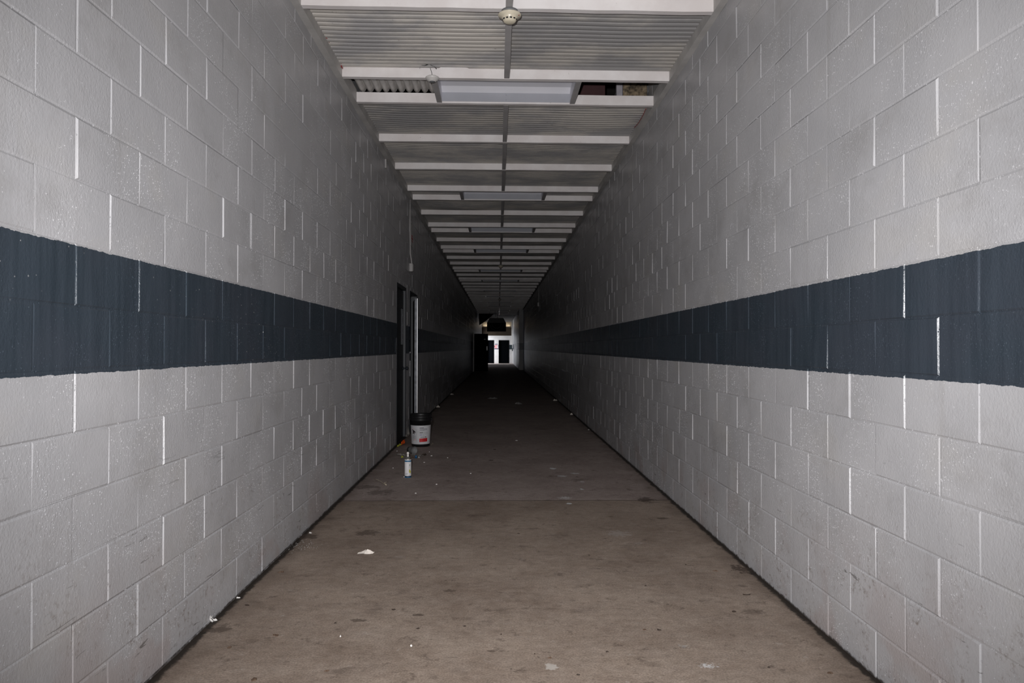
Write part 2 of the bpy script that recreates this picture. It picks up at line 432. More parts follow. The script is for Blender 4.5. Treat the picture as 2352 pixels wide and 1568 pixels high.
# ------------------------------------------------------------------ block walls
def block_wall(mb, X, side, mid, phase, y0, y1, ztop, openings, seed, kmin=-7):
    """side +1: face looks to +X (left wall). Every block is modelled with tooled joints round it."""
    r = random.Random(seed)
    k = kmin
    while mid + k*C_ < ztop:
        za, zb = mid + k*C_, min(mid + (k+1)*C_, ztop)
        segs = [(y0, y1, za, zb)]
        for (oa, ob, ot) in openings:
            new = []
            for (a, b, c, d) in segs:
                if c >= ot or b <= oa or a >= ob: new.append((a, b, c, d)); continue
                if a < oa: new.append((a, oa, c, d))
                if b > ob: new.append((ob, b, c, d))
                if d > ot + .01: new.append((max(a, oa), min(b, ob), ot, d))
            segs = new
        ph = phase + (k % 2) * B_ / 2
        for (a, b, c, d) in segs:
            i = math.floor((a - ph) / B_)
            while True:
                ya, yb = max(a, ph + i*B_), min(b, ph + (i+1)*B_)
                if ya >= b - 1e-6: break
                i += 1
                if yb - ya < .035 or d - c < .02: continue
                off = r.gauss(0, .0005); t1 = r.gauss(0, .0011); t2 = r.gauss(0, .0006)
                wh = r.uniform(.005, .0065); wv = r.choice((.003, .0036, .0045, .006)); D = r.uniform(.0022, .0040)
                base = len(mb.v)
                for (iv, ih, dd) in ((0., 0., 1.), (.0022, .0020, .85), (.0022 + wv, .0020 + wh, 0.)):
                    for (yy, zz, sy, sz) in ((ya, c, 1, 1), (yb, c, -1, 1), (yb, d, -1, -1), (ya, d, 1, -1)):
                        depth = off - sy*t1 - sz*t2 if dd == 0 else -D*dd
                        mb.v.append((X + side*depth, yy + sy*iv, zz + sz*ih))
                def fc(q): mb.face(q if side < 0 else q[::-1])
                for ring in (0, 1):
                    o = base + ring*4
                    for j in range(4):
                        fc([o+j, o+4+j, o+4+(j+1) % 4, o+(j+1) % 4])
                fc([base+8, base+11, base+10, base+9])
        k += 1
    # masonry behind the faces
    ys = sorted({y0, y1, *[q for o in openings for q in o[:2]]})
    for a, b in zip(ys[:-1], ys[1:]):
        op = [o for o in openings if o[0] <= a + 1e-6 and o[1] >= b - 1e-6]
        zl = op[0][2] if op else -.02
        xa, xb = (X - .19, X - .0115) if side > 0 else (X + .0115, X + .19)
        mb.box(xa, xb, a, b, zl, ztop)

def nub_field(mb, X, side, zones, ztop, openings, seed):
    """lumps of paint and aggregate standing off the block faces, gathered in patches"""
    from mathutils import noise as mn
    r = random.Random(seed); q6 = [(math.cos(PI*j/3), math.sin(PI*j/3)) for j in range(6)]
    for (y0, y1, dens, smin, smax) in zones:
        for _ in range(int((y1 - y0)*ztop*dens)):
            y, z = r.uniform(y0, y1), r.uniform(.02, ztop)
            if any(a < y < b and z < t for a, b, t in openings): continue
            c = mn.noise((y*2.1 + seed*7, z*2.6, 1.5)) + .55*mn.noise((y*7.5, z*9., seed*3.))
            if c < r.uniform(-.5, .55): continue
            a = smin + (smax - smin)*r.random()**2.6; b = a*r.uniform(.8, 1.5); hh = a*r.uniform(.35, .75); t = r.uniform(0, 1.)
            i = len(mb.v)
            for (cx, cz) in q6:
                k = r.uniform(.8, 1.2)
                mb.v.append((X - side*.0006, y + a*k*math.cos(t + math.atan2(cz, cx)), z + b*k*math.sin(t + math.atan2(cz, cx))))
            mb.v.append((X + side*hh, y + r.uniform(-.2, .2)*a, z + r.uniform(-.2, .2)*b))
            for j in range(6):
                f = (i+j, i+(j+1) % 6, i+6); mb.face(f if side > 0 else f[::-1], 0, True)
ZONES = [(1.4, 4., 5600, .0010, .0039), (4., 8., 4200, .0012, .0041), (8., 15., 1700, .0017, .0046)]
DT = 2.178
D1 = (9.56, 10.50); D2 = (10.97, 11.93); D3 = (38.6, 39.62); DAY = (58.3, 59.7); DAY2 = (50.5, 52.5)
ZT = 4.55
mb = MB(); block_wall(mb, WL, 1, MIDL, 2.3077, -1.2, 60., ZT, [(*D1, DT), (*D2, DT), (*D3, 2.13), (*DAY, 2.2), (*DAY2, 2.2)], 3, -8)
nub_field(mb, WL, 1, ZONES, 3.6, [(*D1, DT), (*D2, DT)], 1)
struct(mb.build('wall_left', M['wl']), 'long grey block wall with slate blue band and steel doors', 'wall')
mb = MB(); block_wall(mb, WR, -1, MIDR, 2.176, -1.2, 42., ZT, [], 5, -8)
mb.box(1.24, WR - .012, 42., 42.2, 0, ZT)
nub_field(mb, WR, -1, ZONES, 3.6, [], 2)
struct(mb.build('wall_right', M['wr']), 'long unbroken grey block wall with slate blue band, opposite the doors', 'wall')
mb = MB(); block_wall(mb, 1.25, -1, MIDR, 2.176, 42.2, 60., ZT, [], 8, -8)
struct(mb.build('wall_far_right', M['wr']), 'daylit far end of the block wall beyond the jog', 'wall')

# floor
mb = MB()
mb.box(WL - .19, WR + .19, -1.2, 60.3, -.12, 0.)
struct(mb.build('floor', M['floor']), 'stained brown concrete floor with dark grime along both walls', 'floor')
mb = MB(); mb.box(WL - .19, WR + .19, -1.2, 60.3, ZT, ZT + .15)
struct(mb.build('ceiling', M['dark']), 'dark roof slab above the corrugated panels', 'ceiling')
# ledger channels carrying the panels along both walls
for i, (xa, xb, side, txt) in enumerate(((WL, WL + .054, 1, 'wall with the doors'), (WR - .049, WR, -1, 'wall without doors'))):
    mb = MB(); t = .003
    mb.box(xa, xb, 1.0, 49., ZB, ZB + t)
    mb.box(xa, xb, 1.0, 49., ZD + .02, ZD + .02 + t)
    if side > 0: mb.box(xb - t, xb, 1.0, 49., ZB + t, ZD + .02)
    else: mb.box(xa, xa + t, 1.0, 49., ZB + t, ZD + .02)
    mb.box(xa + .001, xb - .001, 1.0, 49., ZB + t, ZD + .02)
    struct(mb.build('trim_%d' % (i+1), M['ledger']), 'grey steel ledger channel under the ceiling along the ' + txt, 'trim')

# ------------------------------------------------------------------ ceiling frame
BL, BR = WL + .054, WR - .049
XC = (BL + BR) / 2
beams = [4.715, 5.95, 6.56, 7.79, 9.0, 10.24, 10.86, 12.06, 13.27, 13.90, 15.09, 16.22, 16.87, 18.07, 19.29, 20.46, 21.13, 22.35, 23.56]
light = {1, 5, 8, 11, 15}          # bay after beam i is a short light bay
pat = [1, 0, 0, 0, 1, 0, 0]; q = 0
light.add(18); y = beams[-1] + .63; beams.append(y); cnt = 0; need = 3
while y < 47.6:
    if cnt < need: y += 1.215; cnt += 1
    else: y += .63; light.add(len(beams) - 1); cnt = 0; need = 5 - need
    beams.append(y)
NEARB = 20
def right_end(Y): return BR if Y < 41.4 else 1.236
def skew(x): return (x - XC) * .012       # the frame runs very slightly out of square
def beam(i, Y):
    mb = MB(); t = .003; fl = .05
    P = [(0, ZB), (fl, ZB), (fl, ZB + .014), (fl - t, ZB + .014), (fl - t, ZB + t), (t, ZB + t), (t, ZD - t), (fl, ZD - t), (fl, ZD), (0, ZD)]
    n = len(P); base = 0; segs = 14
    r = random.Random(i)
    for sgi in range(segs + 1):
        x = BL + (right_end(Y) - BL) * sgi / segs
        jz = r.gauss(0, .0008); jy = r.gauss(0, .0012) + skew(x)
        for (dy, z) in P: mb.v.append((x, Y + dy + jy, z + jz))
    for sgi in range(segs):
        for j in range(n):
            a = sgi*n + j; b = sgi*n + (j+1) % n
            mb.face((a, a+n, b+n, b))
    mb.face(list(range(n))); mb.face([segs*n + j for j in range(n)][::-1])
    o = mb.build('ceiling_beam', M['beam'], loc=(XC, Y, ZB))
    if i < NEARB:
        where = ' of the corrugated ceiling, %s from the front' % nth(i+1)
        extra = {0: 'white steel crossbeam nearest the camera, behind the cream smoke detector', 1: 'white steel crossbeam at the near edge of the light bay with a torn notch above', 2: 'white steel crossbeam at the far edge of the light fixture with two dividers'}.get(i)
        tag(o, extra or 'white steel crossbeam' + where, 'beam', 'white ceiling crossbeams')
    else: tag(o, 'dim steel crossbeam in the dark far half of the corridor ceiling', 'beam', 'far ceiling crossbeams')
for i, Y in enumerate(beams): beam(i, Y)

def corr(name, x0, x1, y0, y1, z, mat, seed, sag=0., wav=0., notch=None, amp=.013, pitch=.0675):
    r = random.Random(seed); mb = MB()
    n = max(4, round((y1 - y0) / pitch)); seg = 14; nx = 22
    ph = [r.uniform(0, 6.28) for _ in range(4)]
    P = []
    for a in range(nx + 1):
        u = a / nx; x = x0 + (x1 - x0) * u; row = []
        for b in range(n * seg + 1):
            v = b / (n * seg); y = y0 + (y1 - y0) * v
            yy = y + wav * math.sin(3.1*u*PI + ph[0]) * math.sin(PI*v) + wav*.6*math.sin(7*u + ph[1])*math.sin(PI*v)
            zz = z - amp * abs(math.sin(PI * n * v)) ** .32
            zz -= sag * math.sin(PI*u) ** 1 * math.sin(PI*v) * (1 + .5*math.sin(4*v + ph[2]))
            if notch and notch[0] < x < notch[1] and y > notch[2]: zz += (y - notch[2]) * 1.3
            row.append((x, yy + skew(x), zz))
        P.append(row)
    mb.grid([list(c) for c in P])
    i0 = len(mb.v); k = len(P[0])
    mb.grid([[(p[0], p[1], p[2] + .0015) for p in row] for row in P])
    return mb.build(name, mat, loc=((x0+x1)/2, (y0+y1)/2, z))

BW = .023                                                   # half width of the centre bar
bays = [(3.50, 4.715, False)] + [(beams[i], beams[i+1], i in light) for i in range(len(beams)-1)]
deckn = 0; lightn = 0
for bi, (ya, yb, isl) in enumerate(bays):
    a, b = ya + .004, yb - .002
    if not isl:
        deckn += 1
        far = deckn > 12
        bar = MB(); bar.bbox(XC - BW, XC + BW, ya + .05, yb - .0015, ZB + .001, ZB + .012, .002); bar.box(XC - .004, XC + .004, ya + .05, yb - .0015, ZB + .012, ZD - .012)
        o = bar.build('centre_bar', M['bar'], loc=(XC, (ya+yb)/2, ZB))
        if far: tag(o, 'dim centre bar between panels in the dark far half of the ceiling', 'bar', 'far centre bars')
        else: tag(o, 'grey centre bar splitting the %s corrugated bay from the front' % nth(deckn), 'bar', 'centre bars of the ceiling')
        for s, (x0, x1) in enumerate(((BL, XC - .007), (XC + .007, right_end(yb)))):
            sag, wav = 0.003, .003
            if deckn == 3: sag, wav = .010, .008
            if deckn == 4: sag, wav = .012, .008
            if deckn == 5: sag, wav = .012, .007
            if deckn > 5: sag, wav = rnd.uniform(.002, .03), rnd.uniform(.002, .014)
            if deckn in (6, 10) and s == 0: sag = .045
            # one panel near the far end hangs down and is built below
            if 45.0 < (ya+yb)/2 < 46.8 and s == 0 and deckn > 12: continue
            notch = (-.36 - .12, -.30, yb - .045) if deckn == 2 and s == 0 else None
            o = corr('corrugated_sheet', x0, x1, a, b, ZD - .003, M['deck'], bi*2+s, sag, wav, notch)
            sd = ('on the side of the doors', 'on the side without doors')[s]
            if far: tag(o, 'dim corrugated ceiling panel in the dark far half of the corridor', 'ceiling panel', 'far corrugated panels')
            else: tag(o, 'grimy corrugated ceiling panel in the %s bay, %s' % (nth(deckn), sd), 'ceiling panel', 'corrugated ceiling panels')
    else:
        lightn += 1
        ym = (ya + yb) / 2
        fx0, fx1 = XC - .60, XC + .60
        far = lightn > 6
        fo = empty('light_fixture', (XC, ym, ZB), ('open white light fixture with no lamp, %s from the front' % nth(lightn)) if not far else 'dim ceiling light fixture in the dark far half', 'light fixture', 'ceiling light fixtures' if not far else 'far light fixtures')
        t = .003; yA, yB_ = ya + .056, yb - .004; top = ZD + .035
        pan = MB()
        # folded pan: flat top, sloping ends, front and back skirts
        P = [(yA, ZB + .012), (yA + .02, top - .008), (yA + .05, top), (yB_ - .09, top), (yB_ - .012, ZD + .004), (yB_ - .010, ZB + .012)]
        i0 = len(pan.v)
        for xx in (fx0 + .012, fx1 - .012):
            for (yy, zz) in P: pan.v.append((xx, yy + skew(xx), zz))
        nP = len(P)
        for j in range(nP - 1): pan.face((i0+j, i0+nP+j, i0+nP+j+1, i0+j+1), 1 if j == nP-2 else 0)
        pan.face([i0+j for j in range(nP)], 0); pan.face([i0+nP+j for j in range(nP)][::-1], 0)
        pan.box(fx0 + .006, fx1 - .006, yA, yB_ + .002, top + .002, top + .004)
        po = pan.build('pan', [M['fix'], M['fixg']], fo)
        for zz in (ZB + .03, ZB + .075):
            sc = MB(); sc.lathe([(.004, 0), (.004, .003), (.001, .004)], 10, Matrix.Translation((XC, yB_ - .012 + skew(XC), zz)) @ Matrix.Rotation(PI/2, 4, 'X'))
            sc.build('screw', M['fixg'], fo)
        # dividers
        for s, xx in enumerate((fx0 - .012, fx1 + .012)):
            dv = MB(); dv.bbox(xx - .024, xx + .024, ya + .05, yb - .001, ZB + .001, ZB + .010, .002); dv.box(xx - .006, xx + .006, ya + .05, yb - .001, ZB + .010, ZD)
            o = dv.build('bay_divider', M['bar'], loc=(xx, ym, ZB))
            if far: tag(o, 'dim short divider beside a far light fixture', 'bar', 'far bay dividers')
            else: tag(o, 'short grey divider beside the %s light fixture, %s' % (nth(lightn), ('on the side of the doors', 'on the side without doors')[s]), 'bar', 'light bay dividers')
        # filler sheets each side of the fixture
        for s, (x0, x1) in enumerate(((BL, fx0 - .025), (fx1 + .025, right_end(yb)))):
            if lightn == 1 and s == 1: continue                         # missing: open hole
            if lightn == 1:
                mb = MB(); n = 10; seg = 10; P = []
                for j in range(n*seg + 1):
                    v = j/(n*seg); x = x0 + .012 + (x1 - x0 - .03)*v
                    z = ZD + .055 - .04*abs(math.sin(PI*n*v))**.7
                    P.append([(x, ya + .02, z), (x, ya + .2, z), (x, ya + .35, z), (x, yb + .03, z)])
                mb.grid([list(c) for c in P]); mb.grid([[(p[0], p[1], p[2]+.002) for p in row] for row in P])
                tag(mb.build('crosswise_sheet', M['clear'], loc=((x0+x1)/2, ym, ZD)), 'pale ribbed sheet lying crosswise above the gap beside the first light fixture', 'sheet')
                continue
            o = corr('filler_sheet', x0, x1, a, b, ZD - .003, M['deck'], 500 + bi*2 + s, .004, .004)
            if far: tag(o, 'dim short ceiling panel beside a far light fixture', 'ceiling panel', 'far filler panels')
            else: tag(o, 'short corrugated panel beside the %s light fixture, %s' % (nth(lightn), ('on the side of the doors', 'on the side without doors')[s]), 'ceiling panel', 'filler panels beside the fixtures')

# things showing through the open hole in the first light bay
mb = MB(); mb.box(1.235, 1.472, 7.02, 7.035, ZD + .06, ZT)
tag(mb.build('strand_board', M['osb']), 'tan strand board standing inside the open ceiling hole', 'board')
mb = MB(); mb.box(1.165, 1.225, 6.99, 7.04, ZD + .04, ZT)
tag(mb.build('stud', M['stud']), 'grey stud beside the tan board inside the ceiling hole', 'stud')
mb = MB(); mb.box(.74, 1.09, 7.25, 7.3, ZD + .06, ZT)
tag(mb.build('duct_lining', M['duct']), 'dark brown red duct side deep inside the ceiling hole', 'duct')

# ------------------------------------------------------------------ smoke detectors
def slot_ring(mb, r, z, n, w, h, m=0):
    for j in range(n):
        a0 = 2*PI*j/n; a1 = a0 + w
        P = []
        for a in np.linspace(a0, a1, 4):
            P.append([(r*math.cos(a), r*math.sin(a), z), (r*.94*math.cos(a), r*.94*math.sin(a), z - h)])
        mb.grid(P, m, False)
def detector(x, Y, label, s=1.0):
    e = empty('smoke_detector', (x, Y, ZB), label, 'smoke detector', 'smoke detectors on the centre bar')
    b = MB(); b.lathe([(.055*s, 0), (.055*s, -.022*s), (.050*s, -.026*s)], 36)
    base = b.build('mounting_box', M['grey_pl2'], None); base.parent = e
    b = MB(); b.lathe([(.045*s, -.024*s), (.074*s, -.026*s), (.078*s, -.030*s), (.077*s, -.035*s), (.056*s, -.044*s), (.053*s, -.050*s), (.050*s, -.058*s), (.042*s, -.070*s), (.038*s, -.076*s), (.026*s, -.081*s), (.0*s + .001, -.082*s)], 40)
    body = b.build('sensor_head', M['cream'], None); body.parent = e
    b = MB(); slot_ring(b, .0505*s, -.0605*s, 12, .32, .0085*s)
    for v in range(len(b.v)):
        vv = Vector(b.v[v]); rr = math.hypot(vv.x, vv.y)
        b.v[v] = (vv.x*1.012, vv.y*1.012, vv.z)
    sl = b.build('vent_slots', M['slot'], None); sl.parent = body
    b = MB(); b.lathe([(.004, 0), (.004, -.002), (.001, -.003)], 10, Matrix.Translation((.060*s, -.024*s, -.0395*s)))
    ld = b.build('indicator_lamp', M['redwire'], None); ld.parent = body
    return e
M['grey_pl2'] = plain('grey_galvanised_box', (.24, .245, .25), .45, .3)
p = on_z(1169, 27, ZB)
detector(XC + .004, 4.745, 'cream smoke detector on the centre bar nearest the camera')
detector(XC, 19.30, 'small dim smoke detector on the centre bar halfway down the corridor')
detector(XC, 32.6, 'tiny dark smoke detector on the centre bar far down the corridor')
# loose white sensor dangling on a wire from the torn notch
pp = on_y(993, 181, 5.90)
e = empty('motion_sensor', (pp.x, pp.y, pp.z), 'white dish-shaped sensor hanging on a black wire below the torn notch', 'sensor')
b = MB(); b.lathe([(.012, .018), (.045, .017), (.057, .010), (.0575, .004), (.052, -.004), (.036, -.017), (.026, -.023), (.024, -.024)], 36)
o = b.build('housing', M['white_pl'], None); o.parent = e
b = MB(); b.lathe([(.024, -.0235), (.022, -.027), (.012, -.031), (.001, -.032)], 24, cap0=False)
o = b.build('lens', M['grey_pl'], None); o.parent = e
w0 = on_y(991, 168, 5.90); w1 = on_y(988, 155, 5.93)
b = MB(); b.tube([(pp.x, pp.y, pp.z + .017), tuple(w0 + Vector((.003, 0, 0))), tuple(w1), tuple(w1 + Vector((-.004, .004, .012)))], .0022, 6)
o = b.build('wire', M['blackwire'], None); o.parent = e; o.location = -Vector(e.location)
# black sheet added as the dark inside the torn hole above the second beam
nx0, nx1 = on_y(964, 150, 5.945).x, on_y(1003, 150, 5.945).x
b = MB(); P = []
r = random.Random(4)
for j in range(13):
    x = nx0 + (nx1 - nx0)*j/12; e_ = .028*math.sin(PI*min(1, max(0, (j)/12)))**.4 + r.uniform(-.003, .003)
    P.append([(x, 5.948 + skew(x), ZD + .002), (x, 5.944 + skew(x) - e_*3.2, ZD - .019 + .004*math.sin(j))])
b.grid(P); b.grid([[(q[0], q[1] + .0005, q[2] + .002) for q in row] for row in P])
tag(b.build('hole_shade_sheet', M['slot'], loc=((nx0+nx1)/2, 5.93, ZD)), 'black sheet standing in for the dark of the torn hole above the hanging sensor', 'shade sheet')
# red wires along the ledgers
def wire(px, name, label, X, mat):
    pts = []
    for (a, c) in px:
        d = ray(a, c); t = X/d[0]; pts.append(Vector((X, d[1]*t, CAMZ + d[2]*t)))
    full = []
    for a, c in zip(pts[:-1], pts[1:]):
        for j in range(5): full.append(a.lerp(c, j/5) + Vector((0, 0, .003*math.sin(j*1.7))))
    full.append(pts[-1])
    b = MB(); b.tube(full, .0028, 6)
    tag(b.build(name, mat, loc=full[0]), label, 'wire')
wire([(749, 86), (762, 105), (776, 125), (784, 148), (786, 156), (794, 153), (787, 158), (783, 151)], 'red_wire', 'thin red wire drooping along the panel edge on the side of the doors', BL + .006, M['redwire'])
wire([(1484, 249), (1473, 272), (1463, 287), (1452, 297), (1446, 308)], 'red_wire', 'thin red wire along the panel edge on the side without doors', BR - .006, M['redwire'])
# peeled bracket on the door-side wall below the ledger
b = MB(); b.bbox(WL + .001, WL + .02, 8.50, 8.54, ZB - .11, ZB - .004, .003); b.bbox(WL + .001, WL + .016, 8.53, 8.62, ZB - .03, ZB - .004, .003)
tag(b.build('bracket', M['cond']), 'small bent white bracket high on the wall under the ledger', 'bracket')

# ------------------------------------------------------------------ doors in the left wall
def jamb_frame(mb, y0, y1, top, X0, X1, w=.05):
    mb.bbox(X0, X1, y0, y0 + w, 0, top, .004); mb.bbox(X0, X1, y1 - w, y1, 0, top, .004); mb.bbox(X0, X1, y0 + w, y1 - w, top - w, top, .004)
    # stop
    mb.box(X0 + .02, X0 + .06, y0 + w, y0 + w + .015, 0, top - w); mb.box(X0 + .02, X0 + .06, y1 - w - .015, y1 - w, 0, top - w); mb.box(X0 + .02, X0 + .06, y0 + w, y1 - w, top - w - .015, top - w)
e = empty('door_1', (WL, sum(D1)/2, 0), 'closed slate steel door with a narrow window in the block wall', 'door', None, 'structure')
mb = MB(); jamb_frame(mb, D1[0], D1[1], DT, WL - .15, WL + .004); mb.build('door_frame', M['frame'], e)
mb = MB(); mb.bbox(WL - .072, WL - .030, D1[0] + .052, D1[1] - .052, .008, DT - .055, .002); leaf = mb.build('door_leaf', M['door'], e)
mb = MB()
for (a, b, c, d) in ((10.20, 10.215, 1.33, 1.87), (10.335, 10.35, 1.33, 1.87), (10.20, 10.35, 1.33, 1.345), (10.20, 10.35, 1.855, 1.87)): mb.bbox(WL - .032, WL - .022, a, b, c, d, .002)
wf = mb.build('window_trim', M['frame'], leaf)
mb = MB(); mb.box(WL - .0305, WL - .0285, 10.215, 10.335, 1.345, 1.855); mb.build('window_pane', M['glass'], leaf)
for zz in (1.80, 1.02, .25):
    mb = MB(); mb.lathe([(.007, zz - .055), (.007, zz + .055)], 10, Matrix.Translation((WL - .022, D1[0] + .053, 0))); mb.box(WL - .030, WL - .027, D1[0] + .052, D1[0] + .09, zz - .055, zz + .055); mb.build('hinge', M['hinge'], e)
mb = MB(); mb.lathe([(.026, 0), (.026, .008), (.012, .012), (.010, .045), (.026, .052), (.028, .066), (.018, .078), (.001, .08)], 20, Matrix.Translation((WL - .030, 10.395, 1.0)) @ Matrix.Rotation(PI/2, 4, 'Y')); mb.build('door_knob', M['frame'], leaf)

e = empty('door_2', (WL, sum(D2)/2, 0), 'dark doorway with its slate door ajar, bright steel edge towards the camera', 'door', None, 'structure')
mb = MB(); jamb_frame(mb, D2[0], D2[1], DT, WL - .15, WL + .004, .03); mb.build('door_frame', M['frame'], e)
hx, hy = -1.372, 11.895; fx, fy = -1.2415, 11.02
ang = math.atan2(fx - hx, -(fy - hy)); Lw = math.hypot(fx - hx, fy - hy)
R = Matrix.Translation((hx, hy, 0)) @ Matrix.Rotation(ang, 4, 'Z')         # local: leaf runs to -Y, thickness to -X
mb = MB(); mb.bbox(-.045, 0, -Lw + .004, 0, .012, 2.058, .002, 0, R); leaf = mb.build('door_leaf', M['door'], e)
mb = MB(); mb.bbox(-.0465, -.008, -Lw, -Lw + .004, .013, 2.060, .0012, 0, R); mb.build('edge_channel', M['steel'], leaf)
mb = MB(); mb.bbox(-.0085, .0015, -Lw - .002, -Lw + .004, .013, 2.060, .0012, 0, R); mb.build('edge_lip', M['lip'], leaf)
for q_ in ((WL - .04, WL - .012, D2[0] + .0295, D2[0] + .033, .86, 1.12), (WL + .002, WL + .0065, D2[0] + .006, D2[0] + .020, .86, 1.10), (WL + .002, WL + .008, D2[0] + .004, D2[0] + .022, 1.215, 1.235)):
    mb = MB(); mb.box(*q_); mb.build('strike_plate', M['hinge'], e)
# store room behind the two doors
mb = MB(); x0, x1 = -3.2, WL - .19
mb.box(x0 - .1, x0, 9.0, 12.6, 0, 2.6); mb.box(x0, x1, 8.9, 9.0, 0, 2.6); mb.box(x0, x1, 12.6, 12.7, 0, 2.6); mb.box(x0 - .1, x1, 8.9, 12.7, 2.6, 2.7); mb.box(x0 - .1, x1, 8.9, 12.7, -.1, 0)
struct(mb.build('wall_store_room', M['dark']), 'dark room behind the ajar door', 'wall')

# conduits and boxes
def conduit(pts, box, label, X, r=.011):
    e = empty('conduit', tuple(pts[0]), label, 'conduit', 'conduits on the walls')
    b = MB(); b.tube(pts, r, 10); o = b.build('pipe', M['cond'], e)
    b = MB(); b.bbox(*box, .004); o = b.build('switch_box', M['cond'], e)
    b = MB(); s = 1 if X < 0 else -1
    xf = box[1] if s > 0 else box[0]
    b.bbox(min(xf, xf + s*.004), max(xf, xf + s*.004), (box[2]+box[3])/2 - .03, (box[2]+box[3])/2 + .03, box[4] + .012, box[5] - .012, .0015)
    b.build('cover_plate', M['white_pl'], o)
    return e
cy = 10.86
pts = [(WL + .014, cy, ZB), (WL + .014, cy, 3.1), (WL + .014, cy, 2.80), (WL + .015, cy + .01, 2.74), (WL + .024, cy + .05, 2.66), (WL + .030, cy + .06, 2.60), (WL + .030, cy + .06, 2.575)]
conduit(pts, (WL + .001, WL + .052, cy + .01, cy + .115, 2.46, 2.585), 'painted conduit dropping from the ceiling to a switch box above the doors', WL)
cy2 = 25.9
pts = [(WR - .014, cy2, ZB), (WR - .014, cy2, 3.2), (WR - .014, cy2, 2.95)]
conduit(pts, (WR - .055, WR - .001, cy2 - .055, cy2 + .055, 2.81, 2.95), 'thin conduit with a pale box far down the wall without doors', WR, .010)
# sign above the second door
e = empty('notice_sign', (WL, 11.12, 2.87), 'white notice board with faded red print above the ajar door', 'sign')
mb = MB(); mb.bbox(WL + .001, WL + .012, 10.99, 11.30, 2.88, 3.25, .002); mb.build('board', M['sign'], e)
mb = MB()
for (a, b_, c, d) in ((11.03, 11.26, 2.985, 3.01), (11.03, 11.2, 3.025, 3.045), (11.06, 11.26, 2.95, 2.965)): mb.box(WL + .012, WL + .0127, a, b_, c, d)
mb.build('red_print', M['ring'], e)
mb = MB(); mb.box(WL + .012, WL + .0127, 11.02, 11.05, 3.20, 3.225); mb.build('fixing_hole', M['slot'], e)

# ------------------------------------------------------------------ bucket
bp = on_z(964, 1026.5); bx, by = bp.x, bp.y + .12
e = empty('paint_bucket', (bx, by, 0), 'black plastic bucket with a white printed label by the ajar door', 'bucket')
def local(o): o.parent = e; return o
b = MB()
H = .425; R0, R1 = .118, .140
prof = [(R0 - .006, 0), (R0, .006), (R0 + (R1-R0)*.80, H*.80), (R1 + .004, H*.805), (R1 + .005, H*.825), (R1 - .001, H*.83), (R1 - .001, H*.875), (R1 + .004, H*.88), (R1 + .005, H*.90), (R1, H*.905), (R1 + .001, H*.965), (R1 + .006, H*.97), (R1 + .006, H), (R1 - .002, H), (R1 - .006, H*.95), (R0 - .004, .012)]
b.lathe(prof, 48, cap1=True)
local(b.build('shell', M['black'], None))
def rad(z): return R0 + (R1 - R0) * z / H
def patch(mb, a0, a1, z0, z1, m, lift, tilt=0., n=14):
    """a printed patch following the bucket's side; angle 0 faces the camera, positive to its right"""
    P = []
    for i in range(n + 1):
        a = a0 + (a1 - a0)*i/n; row = []
        for z in (z0 + tilt*i/n, z1 + tilt*i/n):
            r = rad(z) + lift; row.append((r*math.sin(a), -r*math.cos(a), z))
        P.append(row)
    mb.grid(P, m, True)
def px_z(py): return CAMZ - (py - 799.5) * (by - .13) / F
z_lo, z_hi = px_z(1020.5), px_z(977.5)
lab = MB(); patch(lab, -2.2, 2.2, z_lo, z_hi, 0, .0012, 0, 40)
def an(px): return math.asin(max(-.98, min(.98, (px - 964) / 24.6)))
mats = [M['lab'], M['ink'], M['ink2'], M['red'], M['pink'], M['blueink']]
def pt(x0, x1, y0, y1, m, l=.0022, tilt=0.): patch(lab, an(x0), an(x1), px_z(y1), px_z(y0), m, l, tilt, 6)
pt(963, 982.5, 1007.3, 1015.5, 3, .0022, .006)
for (x0, x1, yy) in ((964, 974, 982.3), (964, 972, 992.6)): pt(x0, x1, yy, yy + 1.1, 2)
for yy in (984.2, 985.7, 987.2, 988.7): pt(964, 981.5 - (yy > 988)*6, yy, yy + .7, 1)
for yy in (994.3, 995.7): pt(964, 983 - (yy > 995)*12, yy, yy + .6, 1)
pt(964, 970, 998.2, 999.9, 5); pt(971.5, 973.5, 998.4, 999.6, 1)
for yy in (1003.0, 1004.6): pt(966, 976, yy, yy + .8, 1)
pt(977, 980, 1003.2, 1004.9, 2)
# left panel: warning figure over small print
for (x0, x1, y0, y1) in ((945, 947.2, 987, 989), (946.5, 950.5, 988.5, 991), (949.5, 953, 990.5, 993.2), (946.5, 951.5, 991, 994), (952, 953.6, 993, 994.6), (946, 948.6, 995, 997), (949.6, 951.6, 995.4, 997.6), (947.2, 950, 993.6, 995.4)): pt(x0, x1, y0, y1, 2, .0026)
pt(945, 954, 985.2, 985.9, 4)
for yy in (1000, 1001.8, 1003.6, 1005.4, 1007.2): pt(945, 953.5, yy, yy + .7, 1)
pt(949.5, 953.5, 1009, 1011.6, 4); pt(945, 948.5, 1009.3, 1010.1, 1); pt(945, 948.5, 1011.6, 1012.3, 1)
pt(955, 955.5, 985, 1014, 1)
local(lab.build('label', mats, None))
b = MB(); pts = []
for j in range(25):
    t = PI*j/24; pts.append((-(R1+.010)*math.cos(t), (R1 + .012)*math.sin(t), H*.84 - .125*math.sin(t)**1.4))
b.tube(pts, .0022, 6); local(b.build('wire_handle', M['grey_pl'], None))
for s in (-1, 1):
    b = MB(); b.lathe([(.013, 0), (.013, .010), (.009, .013)], 14, Matrix.Translation((s*(R1 - .002), 0, H*.84)) @ Matrix.Rotation(s*PI/2, 4, 'Y')); local(b.build('handle_lug', M['black'], None))

